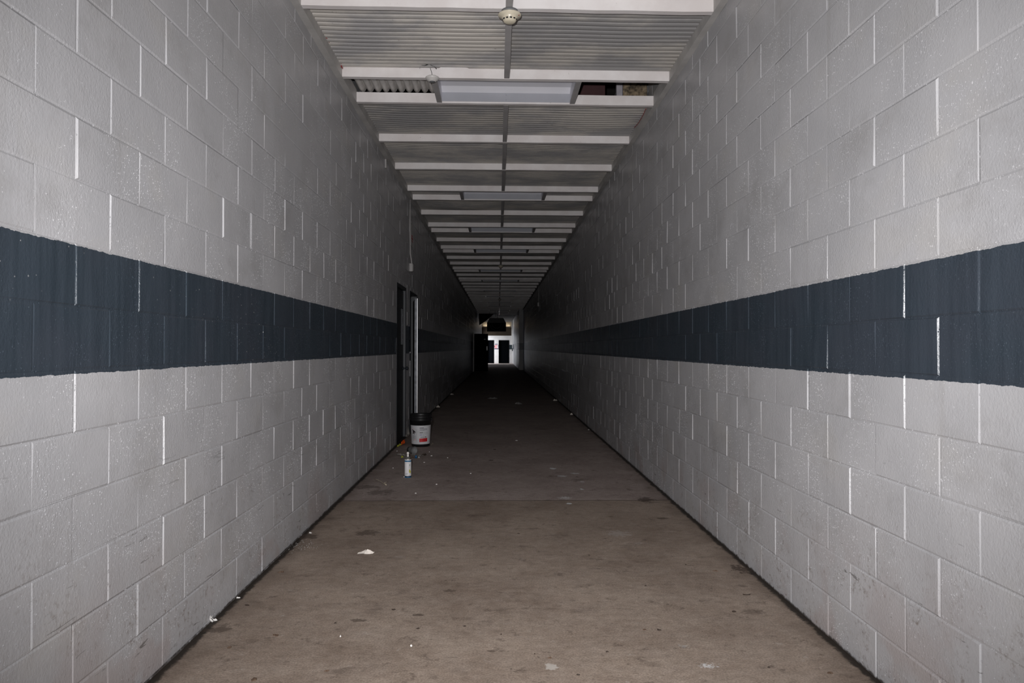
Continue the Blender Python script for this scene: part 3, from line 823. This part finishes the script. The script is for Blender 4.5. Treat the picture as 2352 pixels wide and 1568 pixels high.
# ------------------------------------------------------------------ spray can
sp = on_z(936, 1097); sx, sy = sp.x, sp.y + .03
e = empty('spray_can', (sx, sy, 0), 'white spray can with blue band standing on the floor before the bucket', 'spray can')
b = MB(); r = .0335
b.lathe([(r - .003, 0), (r + .001, .003), (r + .001, .007), (r, .009)], 36, m=0)
b.build('base_ring', M['canblue'], None).parent = e
b = MB()
b.lathe([(r, .009), (r, .018), (r, .0185), (r, .158), (r, .1585), (r, .172), (r, .1725), (r, .181)], 40, cap0=False, cap1=False, mats=[1, 1, 0, 0, 2, 2, 0])
def cpatch(mb, a0, a1, z0, z1, m, lift=.0006, n=8):
    P = []
    for i in range(n+1):
        a = a0 + (a1-a0)*i/n; P.append([((r+lift)*math.sin(a), -(r+lift)*math.cos(a), z) for z in (z0, z1)])
    mb.grid(P, m, True)
def blob(mb, ac, zc, ra, rz, m, lift=.0007, n=18, jag=.2, seed=1):
    q = random.Random(seed); i0 = len(mb.v)
    mb.v.append(((r+lift)*math.sin(ac), -(r+lift)*math.cos(ac), zc))
    for j in range(n):
        t = 2*PI*j/n; k = 1 + q.uniform(-jag, jag); a = ac + ra*k*math.cos(t); z = zc + rz*k*math.sin(t)
        mb.v.append(((r+lift)*math.sin(a), -(r+lift)*math.cos(a), z))
    for j in range(n): mb.face((i0, i0+1+j, i0+1+(j+1) % n), m, True)
blob(b, .75, .062, .30, .016, 3, .0007, 18, .25, 2); blob(b, .62, .075, .14, .012, 3, .0008, 14, .3, 3)
blob(b, .68, .125, .17, .010, 4, .0007, 20, .05, 5); blob(b, .68, .125, .09, .006, 0, .0010, 20, .05, 6)
for zz in (.030, .034, .038, .042, .046): cpatch(b, -.32, .02, zz, zz + .002, 5)
for zz in (.100, .106, .112): cpatch(b, .35, .62, zz, zz + .0016, 6)
cpatch(b, .42, .52, .024, .030, 7)
for zz in (.146, .150): cpatch(b, -.4, .5, zz, zz + .0012, 6)
cpatch(b, -.75, -.62, .024, .045, 5)
b.build('can_body', [M['can'], M['cannavy'], M['canblue'], M['canyel'], M['cangrn'], M['ink'], M['pink'], M['ink2']], None).parent = e
b = MB(); b.lathe([(r, .181), (r + .001, .183), (r, .186), (r*.8, .195), (r*.55, .201), (r*.48, .203), (r*.48, .207), (r*.36, .208)], 36)
b.build('dome', M['canmet'], None).parent = e
b = MB(); b.lathe([(.0105, .206), (.0100, .214), (.0078, .226), (.0075, .232)], 24)
nz = b.build('actuator', M['nozzle'], None); nz.parent = e
b = MB()                                   # ring-shaped nozzle facing the camera
n = 22; m_ = 8; P = []
for i in range(n + 1):
    t = 2*PI*i/n; row = []
    for j in range(m_ + 1):
        u = 2*PI*j/m_; R_ = .0088 + .0038*math.cos(u); row.append((R_*math.cos(t), -.004 + .006*math.sin(u), .2425 + R_*math.sin(t)))
    P.append(row)
b.grid(P); b.lathe([(.006, 0), (.006, .004)], 14, Matrix.Translation((0, .003, .2425)) @ Matrix.Rotation(PI/2, 4, 'X'), 0)
b.build('nozzle_ring', M['nozzle'], None, fix=True).parent = nz

# ------------------------------------------------------------------ litter
def flake(name, label, cat, px, py, w, d, mat, h=.004, seed=0, rot=0., group=None, z=0.0008, n=11, jag=.35, fold=0.):
    q = random.Random(seed); c = on_z(px, py); mb = MB()
    ring = []
    for j in range(n):
        t = 2*PI*j/n; k = 1 + q.uniform(-jag, jag)
        x, y = w/2*k*math.cos(t), d/2*k*math.sin(t)
        x, y = x*math.cos(rot) - y*math.sin(rot), x*math.sin(rot) + y*math.cos(rot)
        ring.append((x, y, h*q.uniform(.15, 1.)))
    for (x, y, zz) in ring: mb.v.append((x, y, z))
    for (x, y, zz) in ring: mb.v.append((x*.93, y*.93, z + zz*.5 + .0006))
    for (x, y, zz) in ring: mb.v.append((x*.5, y*.5, z + zz + h*q.uniform(.0, .6) + fold*abs(x)/w))
    mb.v.append((0, 0, z + h*.7))
    for k in (0, 1):
        for j in range(n): mb.face((k*n+j, k*n+(j+1) % n, (k+1)*n+(j+1) % n, (k+1)*n+j))
    for j in range(n): mb.face((2*n+j, 2*n+(j+1) % n, 3*n))
    mb.face(list(range(n))[::-1])
    o = mb.build(name, mat); o.location = (c.x, c.y, 0)
    return tag(o, label, cat, group)

LG = 'dry leaf scraps on the floor'
leaves = [
 (568, 1390, .022, .013, 'leaf', 'black oval leaf scrap on the floor near the door-side wall'),
 (646, 1313.5, .042, .024, 'leaf2', 'brown pointed leaf scrap on the floor near the door-side wall base'),
 (634, 1459, .030, .022, 'leaf2', 'brown bent leaf scrap in the near corner of floor on the door side'),
 (770, 1431, .010, .010, 'leaf', 'tiny dark crumb on the floor below the white paper scrap'),
 (583, 1561, .022, .030, 'leaf2', 'brown leaf scrap at the bottom edge of the photo on the door side'),
 (527, 1487, .018, .016, 'leaf2', 'thin brown leaf sliver near the door-side wall, close to the camera'),
 (750, 1541, .018, .012, 'leaf2', 'flat brown leaf spot near the bottom edge of the photo, door side'),
 (904, 1400, .021, .014, 'leaf', 'black angular leaf scrap below and beyond the white paper scrap'),
 (960, 1443.6, .017, .012, 'leaf', 'black triangular leaf scrap mid floor, beside a pale brown smear'),
 (1067, 1438, .016, .010, 'leaf', 'black leaf scrap in the middle of the near floor'),
 (1151, 1457, .008, .007, 'leaf', 'tiny black crumb in the very middle of the near floor'),
 (1263.5, 1511, .018, .012, 'leaf2', 'brown leaf scrap near the bottom middle of the floor'),
 (1394, 1497, .014, .010, 'leaf', 'black leaf scrap right of the bottom middle of the floor'),
 (1228, 1502, .006, .006, 'leaf', 'tiny black dot of leaf near the bottom middle of the floor'),
 (1328.6, 1550, .013, .009, 'leaf', 'black leaf scrap at the bottom edge of the floor'),
 (1353.6, 1275, .015, .011, 'leaf', 'dark leaf scrap on the first slab below the white paint spots'),
 (1191, 1225.5, .017, .008, 'leaf', 'dark leaf sliver just in front of the slab joint, mid floor'),
 (1480, 1446, .019, .011, 'leaf2', 'brown leaf scrap beside a black one on the floor, wall side without doors'),
 (1513.8, 1447, .020, .014, 'leaf', 'black folded leaf scrap next to a smaller brown one'),
 (1483, 1345.4, .011, .008, 'leaf', 'small dark crumb of leaf midway to the wall without doors'),
 (1642.6, 1311, .030, .018, 'leaf2', 'brown curled leaf beside the dark damp patch at the wall'),
 (1686.7, 1404.6, .022, .014, 'leaf', 'dark triangular leaf below the crescent-shaped leaf'),
 (1575, 1297, .010, .008, 'leaf', 'tiny dark crumb beyond the brown curled leaf'),
 (1906.6, 1545.7, .022, .016, 'leaf2', 'spiky brown leaf bit in the near corner by the wall without doors'),
 (1766, 1533, .010, .007, 'leaf', 'tiny dark crumb near the bottom edge by the wall without doors'),
 (1129, 1057, .055, .030, 'leaf', 'dark dry leaf lying on the second slab right of the bucket'),
 (1136, 1032, .035, .030, 'leaf', 'small dark leaf farther along the second slab than the larger one'),
]
for i, (px, py, w, d, m, lb) in enumerate(leaves):
    flake('leaf_scrap', lb, 'leaf', px, py, w, d, M[m], .004, 30+i, rnd.uniform(-.4, .4), LG)
# crescent-shaped leaf
c = on_z(1715, 1367); mb = MB(); P = []
for j in range(11):
    t = -1.25 + 2.5*j/10; wd = .0045*math.cos(t*1.15)
    P.append([(.021*math.sin(t), -.011*math.cos(t) - s*wd + .006, .001 + (.007 if s > 0 else .001)) for s in (-1, 1)])
mb.grid(P); mb.grid([[(q[0], q[1], q[2] + .0008) for q in r_] for r_ in P])
o = mb.build('curved_leaf', M['leaf']); o.location = (c.x, c.y, 0); tag(o, 'dark crescent-shaped leaf on the floor near the wall without doors', 'leaf', LG)

CG = 'white chips on the floor'
chips = [
 (782, 1462, .006, .006, 'tiny white chip among leaf crumbs on the near floor'),
 (944.6, 1484, .010, .008, 'white chip on the near floor, middle front'),
 (494, 1425, .022, .012, 'pale flat chip lying against the door-side wall base'),
 (547, 1373, .018, .010, 'pale flat chip by the wall base beyond the white crumpled bit'),
 (713, 1224, .022, .012, 'pale chip at the door-side wall base near the slab joint'),
 (1081, 1087.5, .022, .022, 'white flake on the second slab in front of the spray can, mid floor'),
 (1002.5, 1112.6, .025, .020, 'white flake on the floor right of the spray can base'),
 (955, 1133, .022, .020, 'white chip just before the slab joint below the spray can'),
 (903, 1075, .016, .014, 'white crumb on the floor left of the spray can'),
 (912, 1036, .020, .018, 'white crumb near the wall below the orange wrapper'),
 (991, 1047, .028, .018, 'white chip on the floor just right of the blue cap'),
 (974, 1062, .026, .015, 'white chip on the floor between the blue cap and spray can'),
 (986.6, 1038, .016, .018, 'white crumb on the floor just in front of the bucket'),
 (1028, 1051.6, .016, .012, 'lone white crumb on the second slab right of the bucket'),
 (1186, 1011.6, .040, .03, 'small pale flake in the middle of the second slab'),
 (928.5, 1095.5, .030, .014, 'white splinter touching the foot of the spray can'),
 (1352, 987, .030, .03, 'white speck at the foot of the wall without doors, third from the far end'),
 (1313, 952, .06, .05, 'pale crumb at the foot of the wall without doors, beyond the joint'),
 (1276, 920, .10, .06, 'pale scrap at the far foot of the wall without doors'),
 (1005.7, 935, .09, .07, 'pale scrap at the foot of the door-side wall just past the doors'),
 (1037.6, 906, .08, .08, 'pale scrap at the dim far foot of the door-side wall'),
]
for i, (px, py, w, d, lb) in enumerate(chips):
    flake('white_chip', lb, 'chip', px, py, w*(.75 if 1000 < py < 1140 else 1), d*(.75 if 1000 < py < 1140 else 1), M['chip'] if py > 960 else M['paper'], .006 if py > 960 else .03, 90+i, rnd.uniform(-.4, .4), CG)
flake('grey_rag', 'flat grey scrap lying mid floor in the dim far part', 'scrap', 1190.6, 927, .17, .20, M['dim'], .035, 7)
flake('dark_rag', 'thin dark scrap on the floor farther off than the flat grey scrap', 'scrap', 1132, 915, .30, .16, M['dim'], .025, 8, 0, None)
# crumbs swept against the wall
mb = MB(); q = random.Random(5); c = on_z(683, 1255)
for j in range(90):
    x, y = q.gauss(0, .045), q.gauss(0, .06); s = q.uniform(.0006, .0017)
    mb.box(x - s, x + s, y - s, y + s, .0003, .0003 + s*1.4)
o = mb.build('plaster_crumbs', M['dim']); o.location = (c.x + .02, c.y, 0); tag(o, 'sprinkle of white plaster crumbs near the door-side wall', 'crumbs', None, 'stuff')
# creased paper scrap
c = on_z(840, 1272)
e = empty('paper_scrap', (c.x, c.y, 0), 'creased white paper scrap lying alone on the near floor', 'paper')
mb = MB()
P = [[(-.052, -.006, .002), (-.050, .010, .006), (-.048, .022, .003)], [(-.038, -.010, .003), (-.036, .004, .003), (-.034, .018, .008)], [(-.016, -.010, .004), (-.012, .006, .003), (-.014, .030, .014)], [(-.012, -.006, .004), (-.006, .010, .008), (-.004, .034, .020)]]
mb.grid(P, 0, False); mb.grid([[(a[0], a[1], a[2]+.0008) for a in r_] for r_ in P], 0, False); mb.build('torn_strip', M['paper'], None).parent = e
mb = MB()
P = [[(-.010, -.004, .002), (-.006, .012, .016), (-.002, .022, .012)], [(.006, -.008, .002), (.008, .014, .026), (.010, .030, .014)], [(.026, -.006, .002), (.028, .012, .020), (.026, .028, .008)], [(.044, -.002, .003), (.046, .008, .010), (.044, .020, .004)], [(.052, .004, .008), (.053, .009, .010), (.052, .014, .006)]]
mb.grid(P, 0, False); mb.grid([[(a[0], a[1], a[2]+.0008) for a in r_] for r_ in P], 0, False); mb.build('folded_corner', M['paper'], None).parent = e
# white crumpled bit at the wall
c = on_z(485, 1428); mb = MB(); q = random.Random(2)
for j in range(4):
    pts = [(q.uniform(-.008, .008), q.uniform(-.008, .008), z_) for z_ in (.002, .010, .018, .022 + .004*j)]
    mb.tube(pts, [.005, .004, .0035, .002], 6)
o = mb.build('tissue_bit', M['chip']); o.location = (c.x, c.y, 0); tag(o, 'small white crumpled tissue bit in the corner of floor and door-side wall', 'tissue')
# twig
a, b_ = on_z(861, 1102), on_z(888, 1114); mb = MB(); pts = []
for j in range(9):
    t = j/8; p_ = a.lerp(b_, t); pts.append((p_.x, p_.y + .02*math.sin(t*5), .006 + .006*math.sin(t*9)**2))
mb.tube(pts, [.002, .003, .003, .0035, .003, .004, .004, .006, .005], 7)
mb.tube([pts[6], (pts[6][0] + .02, pts[6][1] + .05, .01), (pts[6][0] + .03, pts[6][1] + .08, .008)], .0025, 6)
tag(mb.build('twig', M['twig'], loc=(a.x, a.y, 0)), 'pale forked twig on the floor left of the spray can', 'twig')
# orange and yellow wrapper
c0, c1 = on_z(912.5, 1026), on_z(931, 1019)
e = empty('snack_wrapper', (c0.x, c0.y, 0), 'crumpled orange and yellow wrapper against the wall beside the bucket', 'wrapper')
def crumple(u0, u1, zmax, seed, mat, nm):
    q = random.Random(seed); mb = MB(); P = []
    for i in range(9):
        t = u0 + (u1-u0)*i/8; ctr = Vector(((c1.x-c0.x)*t, (c1.y-c0.y)*t, 0)); wv = .022 + .014*math.sin(PI*min(1, t*1.1))
        P.append([tuple(ctr + Vector((q.uniform(-.006, .006), s*wv + q.uniform(-.006, .006), max(.002, zmax*(1-abs(s))*(.6 + q.random()*.7) + .012*t + q.uniform(0, .006))))) for s in (-1, -.5, 0, .5, 1)])
    mb.grid(P, 0, False); mb.grid([[(a[0], a[1], a[2]+.001) for a in r_] for r_ in P], 0, False)
    mb.build(nm, mat, None).parent = e
crumple(0, .52, .022, 1, M['yell'], 'yellow_end'); crumple(.46, 1.0, .040, 2, M['orange'], 'orange_end')
# dark grey cup lying on its side
c = on_z(944, 1043)
Mx = Matrix.Translation((c.x, c.y + .04, .047)) @ Matrix.Rotation(-.75, 4, 'Z') @ Matrix.Rotation(PI/2, 4, 'Y')
e = empty('grey_cup', (c.x, c.y + .04, 0), 'dark grey ribbed cup lying on its side behind the spray can', 'cup')
b = MB(); b.lathe([(.030, -.055), (.034, -.050), (.038, -.015), (.040, -.014), (.040, -.008), (.040, .005), (.043, .006), (.043, .014), (.044, .050), (.047, .052), (.047, .060), (.043, .060), (.036, -.045)], 32, Mx)
b.build('cup_body', M['greycup'], e)
# plastic film strip, yellow scrap, blue cap, brown-red debris, green scrap, pale litter
def strip(px0, py0, px1, py1, w, mat, name, label, cat, seed, zmax=.02):
    a, b_ = on_z(px0, py0), on_z(px1, py1); q = random.Random(seed); mb = MB(); P = []
    for i in range(11):
        t = i/10; p_ = a.lerp(b_, t); P.append([(p_.x - a.x + q.uniform(-.004, .004), p_.y - a.y + s*w + q.uniform(-.01, .01), max(.0012, zmax*q.random()*(1 if s else .6))) for s in (-1, 0, 1)])
    mb.grid(P, 0, False); mb.grid([[(v[0], v[1], v[2] + .0008) for v in r_] for r_ in P], 0, False)
    o = mb.build(name, mat); o.location = (a.x, a.y, 0); return tag(o, label, cat)
strip(911.5, 1045.5, 938, 1048, .035, M['film'], 'plastic_strip', 'cloudy plastic strip on the floor left of the spray can nozzle', 'plastic strip', 3)
strip(945, 1044, 972, 1047, .018, M['film'], 'plastic_sliver', 'thin pale plastic sliver between the grey cup and the blue cap', 'plastic strip', 4, .012)
flake('yellow_scrap', 'yellow green plastic scrap on the cloudy strip by the spray can', 'scrap', 923.5, 1050, .035, .05, M['yell'], .018, 11)
c = on_z(955.5, 1052)
b = MB(); b.lathe([(.011, 0), (.014, .002), (.013, .028), (.011, .033), (.009, .033), (.009, .004)], 20, Matrix.Translation((0, 0, .001)))
o = b.build('blue_cap', M['bluecap']); o.location = (c.x, c.y, 0); tag(o, 'small blue plastic cap standing behind the spray can', 'cap')
flake('red_brown_scrap', 'dark red brown scrap between the spray can and the blue cap', 'scrap', 947, 1052, .05, .07, M['leaf2'], .014, 12)
flake('grey_scrap', 'small grey crumpled scrap just right of the blue cap', 'scrap', 962, 1051, .022, .035, M['dim'], .016, 13)
flake('leaf_litter', 'dark leaf litter lying right of the blue cap', 'leaf', 974, 1045, .06, .08, M['leaf'], .016, 14)
strip(989, 1026, 995, 1020, .02, M['twig'], 'straw_scrap', 'dry straw-coloured scrap by the foot of the bucket', 'scrap', 6, .03)
strip(930, 1005, 939, 1002, .03, M['film'], 'pale_litter', 'pale crumpled litter on the floor at the threshold behind the bucket', 'litter', 9, .05)
flake('plastic_bag', 'crumpled pale plastic caught at the door jamb behind the bucket', 'plastic bag', 936.5, 997, .06, .10, M['film'], .09, 21)

# ------------------------------------------------------------------ far end
YE = 60.
P_ = lambda px, py, Y=YE: on_y(px, py, Y)
e = empty('door_3', (WL, 39.6, 0), 'black door standing wide open from the far door-side wall', 'door', None, 'structure')
mb = MB(); jamb_frame(mb, D3[0], D3[1], 2.13, WL - .15, WL + .03, .05); mb.build('door_frame', M['ledger'], e)
xl, xr = WL + .035, P_(1121, 800, 39.6).x
mb = MB(); mb.bbox(xl, xr, 39.58, 39.625, .012, 2.085, .003); leaf = mb.build('door_leaf', M['fardoor'], e)
a = P_(1113.5, 779, 39.58)
mb = MB(); mb.bbox(a.x - .05, a.x + .05, 39.545, 39.58, a.z - .03, a.z + .03, .005); mb.build('door_closer', M['cond'], leaf)
a = P_(1118.7, 797, 39.58)
mb = MB(); mb.bbox(a.x - .025, a.x + .025, 39.565, 39.58, a.z - .18, a.z + .05, .004); mb.tube([(a.x, 39.565, a.z), (a.x, 39.52, a.z), (a.x + .06, 39.515, a.z - .02)], .010, 8); mb.build('door_handle', M['hinge'], leaf)
mb = MB(); x0 = -2.6
mb.box(x0 - .1, x0, 38.2, 40.1, 0, 2.5); mb.box(x0, WL - .19, 38.1, 38.2, 0, 2.5); mb.box(x0, WL - .19, 40.0, 40.1, 0, 2.5); mb.box(x0, WL - .19, 38.2, 40.1, 2.4, 2.5); mb.box(x0, WL - .19, 38.2, 40., -.1, 0)
struct(mb.build('wall_closet', M['dark']), 'dark closet behind the open black door', 'wall')
# end wall: piers and header around two dark doors
zt = P_(1100, 781).z; zh = P_(1100, 768).z
def ex(px): return P_(px, 800).x
segs = [(WL - .02, ex(1119)), (ex(1134.7), ex(1145.3)), (ex(1169.5), 1.27)]
mb = MB()
for a, b_ in segs: mb.box(a, b_, YE, YE + .2, 0, zt)
mb.box(WL - .02, 1.27, YE, YE + .2, zt, ZT)
struct(mb.build('wall_end', M['pale']), 'pale end wall with two dark doors lit by daylight', 'wall')
mb = MB(); mb.box(ex(1169.7), 1.25, YE - .004, YE, P_(0, 800.2).z, P_(0, 789.8).z)
struct(mb.build('trim_3', M['teal']), 'short dark band on the end wall beside the far door', 'trim')
for i, (a, b_, tx) in enumerate(((ex(1119), ex(1134.7), 'dark door on the end wall, behind the open black door'), (ex(1145.3), ex(1169.5), 'dark door on the end wall, to the right of the lit pier'))):
    e = empty('door_%d' % (4+i), ((a+b_)/2, YE, 0), tx, 'door', None, 'structure')
    mb = MB(); w = .04
    mb.bbox(a, a + w, YE - .02, YE + .15, 0, zt, .003); mb.bbox(b_ - w, b_, YE - .02, YE + .15, 0, zt, .003); mb.bbox(a + w, b_ - w, YE - .02, YE + .15, zt - w, zt, .003); mb.build('door_frame', M['fardoor'], e)
    mb = MB(); mb.bbox(a + w, b_ - w, YE + .10, YE + .145, .01, zt - w, .003); mb.build('door_leaf', M['fardoor'], e)
# poster on the lit pier
a0, a1 = ex(1135.3), ex(1144.6)
e = empty('poster', ((a0+a1)/2, YE, P_(0, 800).z), 'poster with a red ring under a navy heading on the lit pier', 'poster')
z0, z1 = P_(0, 800).z, P_(0, 786.5).z
mb = MB(); mb.bbox(a0, a1, YE - .012, YE, z0, z1, .002); bd = mb.build('board', M['poster'], e)
mb = MB(); h0, h1 = P_(0, 789.8).z, P_(0, 787.3).z
for j in range(6):
    xa = a0 + .04 + (a1 - a0 - .08)*j/6; mb.box(xa, xa + (a1-a0-.08)/6*.72, YE - .0135, YE - .012, h0, h1)
mb.build('heading', M['navy'], e)
mb = MB(); zc = P_(0, 794.2).z; xc = (a0+a1)/2 - .01
n = 40
for ri, ro in ((.085, .135), (.02, .055)):
    i0 = len(mb.v)
    for j in range(n):
        t = .35 + 2*PI*j/n*.86
        for r_ in (ri, ro): mb.v.append((xc + r_*math.cos(t), YE - .0135, zc + r_*math.sin(t)))
    for j in range(n-1): mb.face((i0+2*j, i0+2*j+1, i0+2*j+3, i0+2*j+2))
mb.build('red_ring', M['ring'], e)
mb = MB(); mb.box(a0, a1, YE - .014, YE - .012, z0, P_(0, 798.2).z); mb.box(a0, a0 + .02, YE - .014, YE - .012, z0, P_(0, 790).z); mb.box(a1 - .02, a1, YE - .014, YE - .012, z0, P_(0, 790).z); mb.build('dark_border', M['navy'], e)
# boards over the end wall
YB = 59.4
mb = MB(); mb.bbox(P_(1106, 0, YB).x, P_(1176, 0, YB).x, YB, YB + .06, P_(0, 768.5, YB).z, P_(0, 749, YB).z, .006)
tag(mb.build('soffit_board', M['brown']), 'dark brown board spanning above the two far doors', 'board')
mb = MB(); mb.bbox(P_(1106, 0, YB).x, P_(1176, 0, YB).x, YB + .25, YB + .31, P_(0, 749.5, YB).z, P_(0, 736, YB).z, .006)
tag(mb.build('upper_board', M['tan']), 'lit tan board above the brown board at the far end', 'board')
mb = MB(); mb.bbox(P_(1103.6, 0, YB).x, P_(1106, 0, YB).x, YB + .17, YB + .24, P_(0, 767.5, YB).z, P_(0, 743, YB).z, .006)
tag(mb.build('end_post', M['pale']), 'bright narrow post beside the brown board at the far end', 'post')
mb = MB(); mb.bbox(1.19, 1.235, YE - .12, YE - .01, P_(0, 798).z, P_(0, 738).z, .006)
tag(mb.build('corner_strip', M['pale']), 'pale vertical strip in the far corner beside the dark band', 'strip')
mb = MB(); a = P_(1176.6, 804); mb.bbox(a.x - .03, a.x + .05, YE - .06, YE - .005, a.z - .07, a.z + .07, .006)
tag(mb.build('switch', M['black']), 'small black switch on the far corner below the pale strip', 'switch')
mb = MB(); mb.box(WL, 1.25, 49.2, YE, 3.62, 3.66)
tag(mb.build('far_soffit', M['dark']), 'dark flat soffit closing the ceiling near the far doors', 'soffit')
# sagging panel: its far edge still up at the ceiling, its near edge dropped towards the wall
mb = MB(); P = []
A, B2 = Vector((XC - .27, 45.3, ZB - .02)), P_(1101, 746.5, 45.3)
for i in range(15):
    t = i/14; row = []; na = A.lerp(B2, t); nb_ = Vector((XC - .03, 46.45, ZB - .015)).lerp(Vector((WL + .08, 46.45, ZB - .015)), t)
    for j in range(61):
        v = j/60; p_ = na.lerp(nb_, v); row.append((p_.x, p_.y, p_.z - .05*math.sin(PI*t)*(1 - v) - .010*abs(math.sin(PI*18*v))))
    P.append(row)
mb.grid(P); mb.grid([[(q_[0], q_[1], q_[2] + .002) for q_ in r_] for r_ in P])
tag(mb.build('fallen_sheet', M['door']), 'dark ceiling panel sagging down to the far door-side wall', 'ceiling panel')
# dark boxy unit hanging
YU = 43.5
x0, x1 = P_(1120, 0, YU).x, P_(1163.5, 0, YU).x; z0, z1 = P_(0, 758.5, YU).z, P_(0, 738.5, YU).z; zt2 = P_(0, 727, YU).z
e = empty('hanging_unit', ((x0+x1)/2, YU, z0), 'black boxy unit with a rounded ring hanging from the far ceiling', 'hanging unit')
mb = MB(); mb.bbox(x0, x1, YU, YU + .5, z0, z1, .01); mb.build('casing', M['fardoor'], e)
mb = MB(); h = .16; i0 = 0
mb.v += [(x0, YU, z1), (x1, YU, z1), (x1, YU + .5, z1), (x0, YU + .5, z1), (x0 + h, YU + .12, zt2), (x1 - h, YU + .12, zt2), (x1 - h, YU + .4, zt2), (x0 + h, YU + .4, zt2)]
for f_ in ((0, 1, 5, 4), (1, 2, 6, 5), (2, 3, 7, 6), (3, 0, 4, 7), (4, 5, 6, 7), (3, 2, 1, 0)): mb.face(f_)
mb.build('hood', M['grey_dk'] if 'grey_dk' in M else M['greycup'], e)
mb = MB(); cx = (x0+x1)/2
for rr in (.42, .28):
    mb.tube([(cx + rr*math.cos(PI + PI*j/20), YU - .012, z1 - .04 + rr*1.05*math.sin(PI + PI*j/20)) for j in range(21)], .010, 8)
mb.build('guard_ring', M['greycup'], e)
for xx in (cx - .08, cx + .04):
    mb = MB(); mb.tube([(xx, YU + .1, zt2 - .02), (xx, YU + .1, ZB + .05)], .012, 8); mb.build('hanger_rod', M['cond'], e)

# ------------------------------------------------------------------ light
def area(name, loc, rot, sx, sy, energy, color, spread=180):
    d = bpy.data.lights.new(name, 'AREA'); d.shape = 'RECTANGLE'; d.size = sx; d.size_y = sy; d.energy = energy; d.color = color; d.spread = math.radians(spread)
    o = bpy.data.objects.new(name, d); COL.objects.link(o); o.location = loc; o.rotation_euler = rot; return o
# the camera's own flash, a little above and to the left of the lens
d = bpy.data.lights.new('flash', 'SPOT'); d.energy = 900; d.spot_size = math.radians(101); d.spot_blend = 1.; d.shadow_soft_size = .03; d.color = (1, .985, .985)
o = bpy.data.objects.new('flash', d); COL.objects.link(o); o.location = (-.10, -.02, CAMZ + .16); o.rotation_euler = (PI/2 + .015, 0, -.065)
# daylight from the open mouth of the corridor behind the camera
area('daylight_entrance', (.07, -1.6, 1.9), (PI/2, 0, PI), 2.8, 3.3, 88, (.97, .985, 1.0))
# daylight through two side openings near the far end, and warm light on the board above the brown one
area('daylight_side', (WL - .25, 59.0, 1.1), (PI/2, 0, -PI/2), 1.3, 2.0, 120, (.90, .94, 1.0))
area('daylight_side_second', (WL - .25, 51.5, 1.1), (PI/2, 0, -PI/2), 1.8, 1.9, 8, (.80, .86, 1.0))
area('board_fill_lamp', (-.1, 59.52, 3.10), (PI/2 + .9, 0, 0), 2.2, .06, 2.6, (1, .90, .74), 130)  # strip lamp hidden behind the brown board, added to brighten the tan one

w = bpy.data.worlds.new('world'); SC.world = w; w.use_nodes = True
w.node_tree.nodes['Background'].inputs[0].default_value = (.55, .62, .75, 1); w.node_tree.nodes['Background'].inputs[1].default_value = .02

# ------------------------------------------------------------------ camera
cd = bpy.data.cameras.new('camera'); cam = bpy.data.objects.new('camera', cd); COL.objects.link(cam)
cd.sensor_width = 36; cd.lens = F / 2352 * 36; cd.clip_start = .02; cd.clip_end = 200
cam.matrix_world = Matrix.Translation((0, 0, CAMZ)) @ (Matrix.Rotation(-YAW, 4, 'Z') @ Matrix.Rotation(PI/2 + PITCH, 4, 'X') @ Matrix.Rotation(ROLL, 4, 'Z'))
SC.camera = cam
SC.view_settings.view_transform = 'Standard'; SC.view_settings.look = 'None'
SC.view_settings.gamma = 1; SC.view_settings.exposure = 0; SC.view_settings.use_curve_mapping = False
SC.cycles.max_bounces = 8; SC.cycles.diffuse_bounces = 5; SC.cycles.use_denoising = True; SC.cycles.sample_clamp_indirect = 3
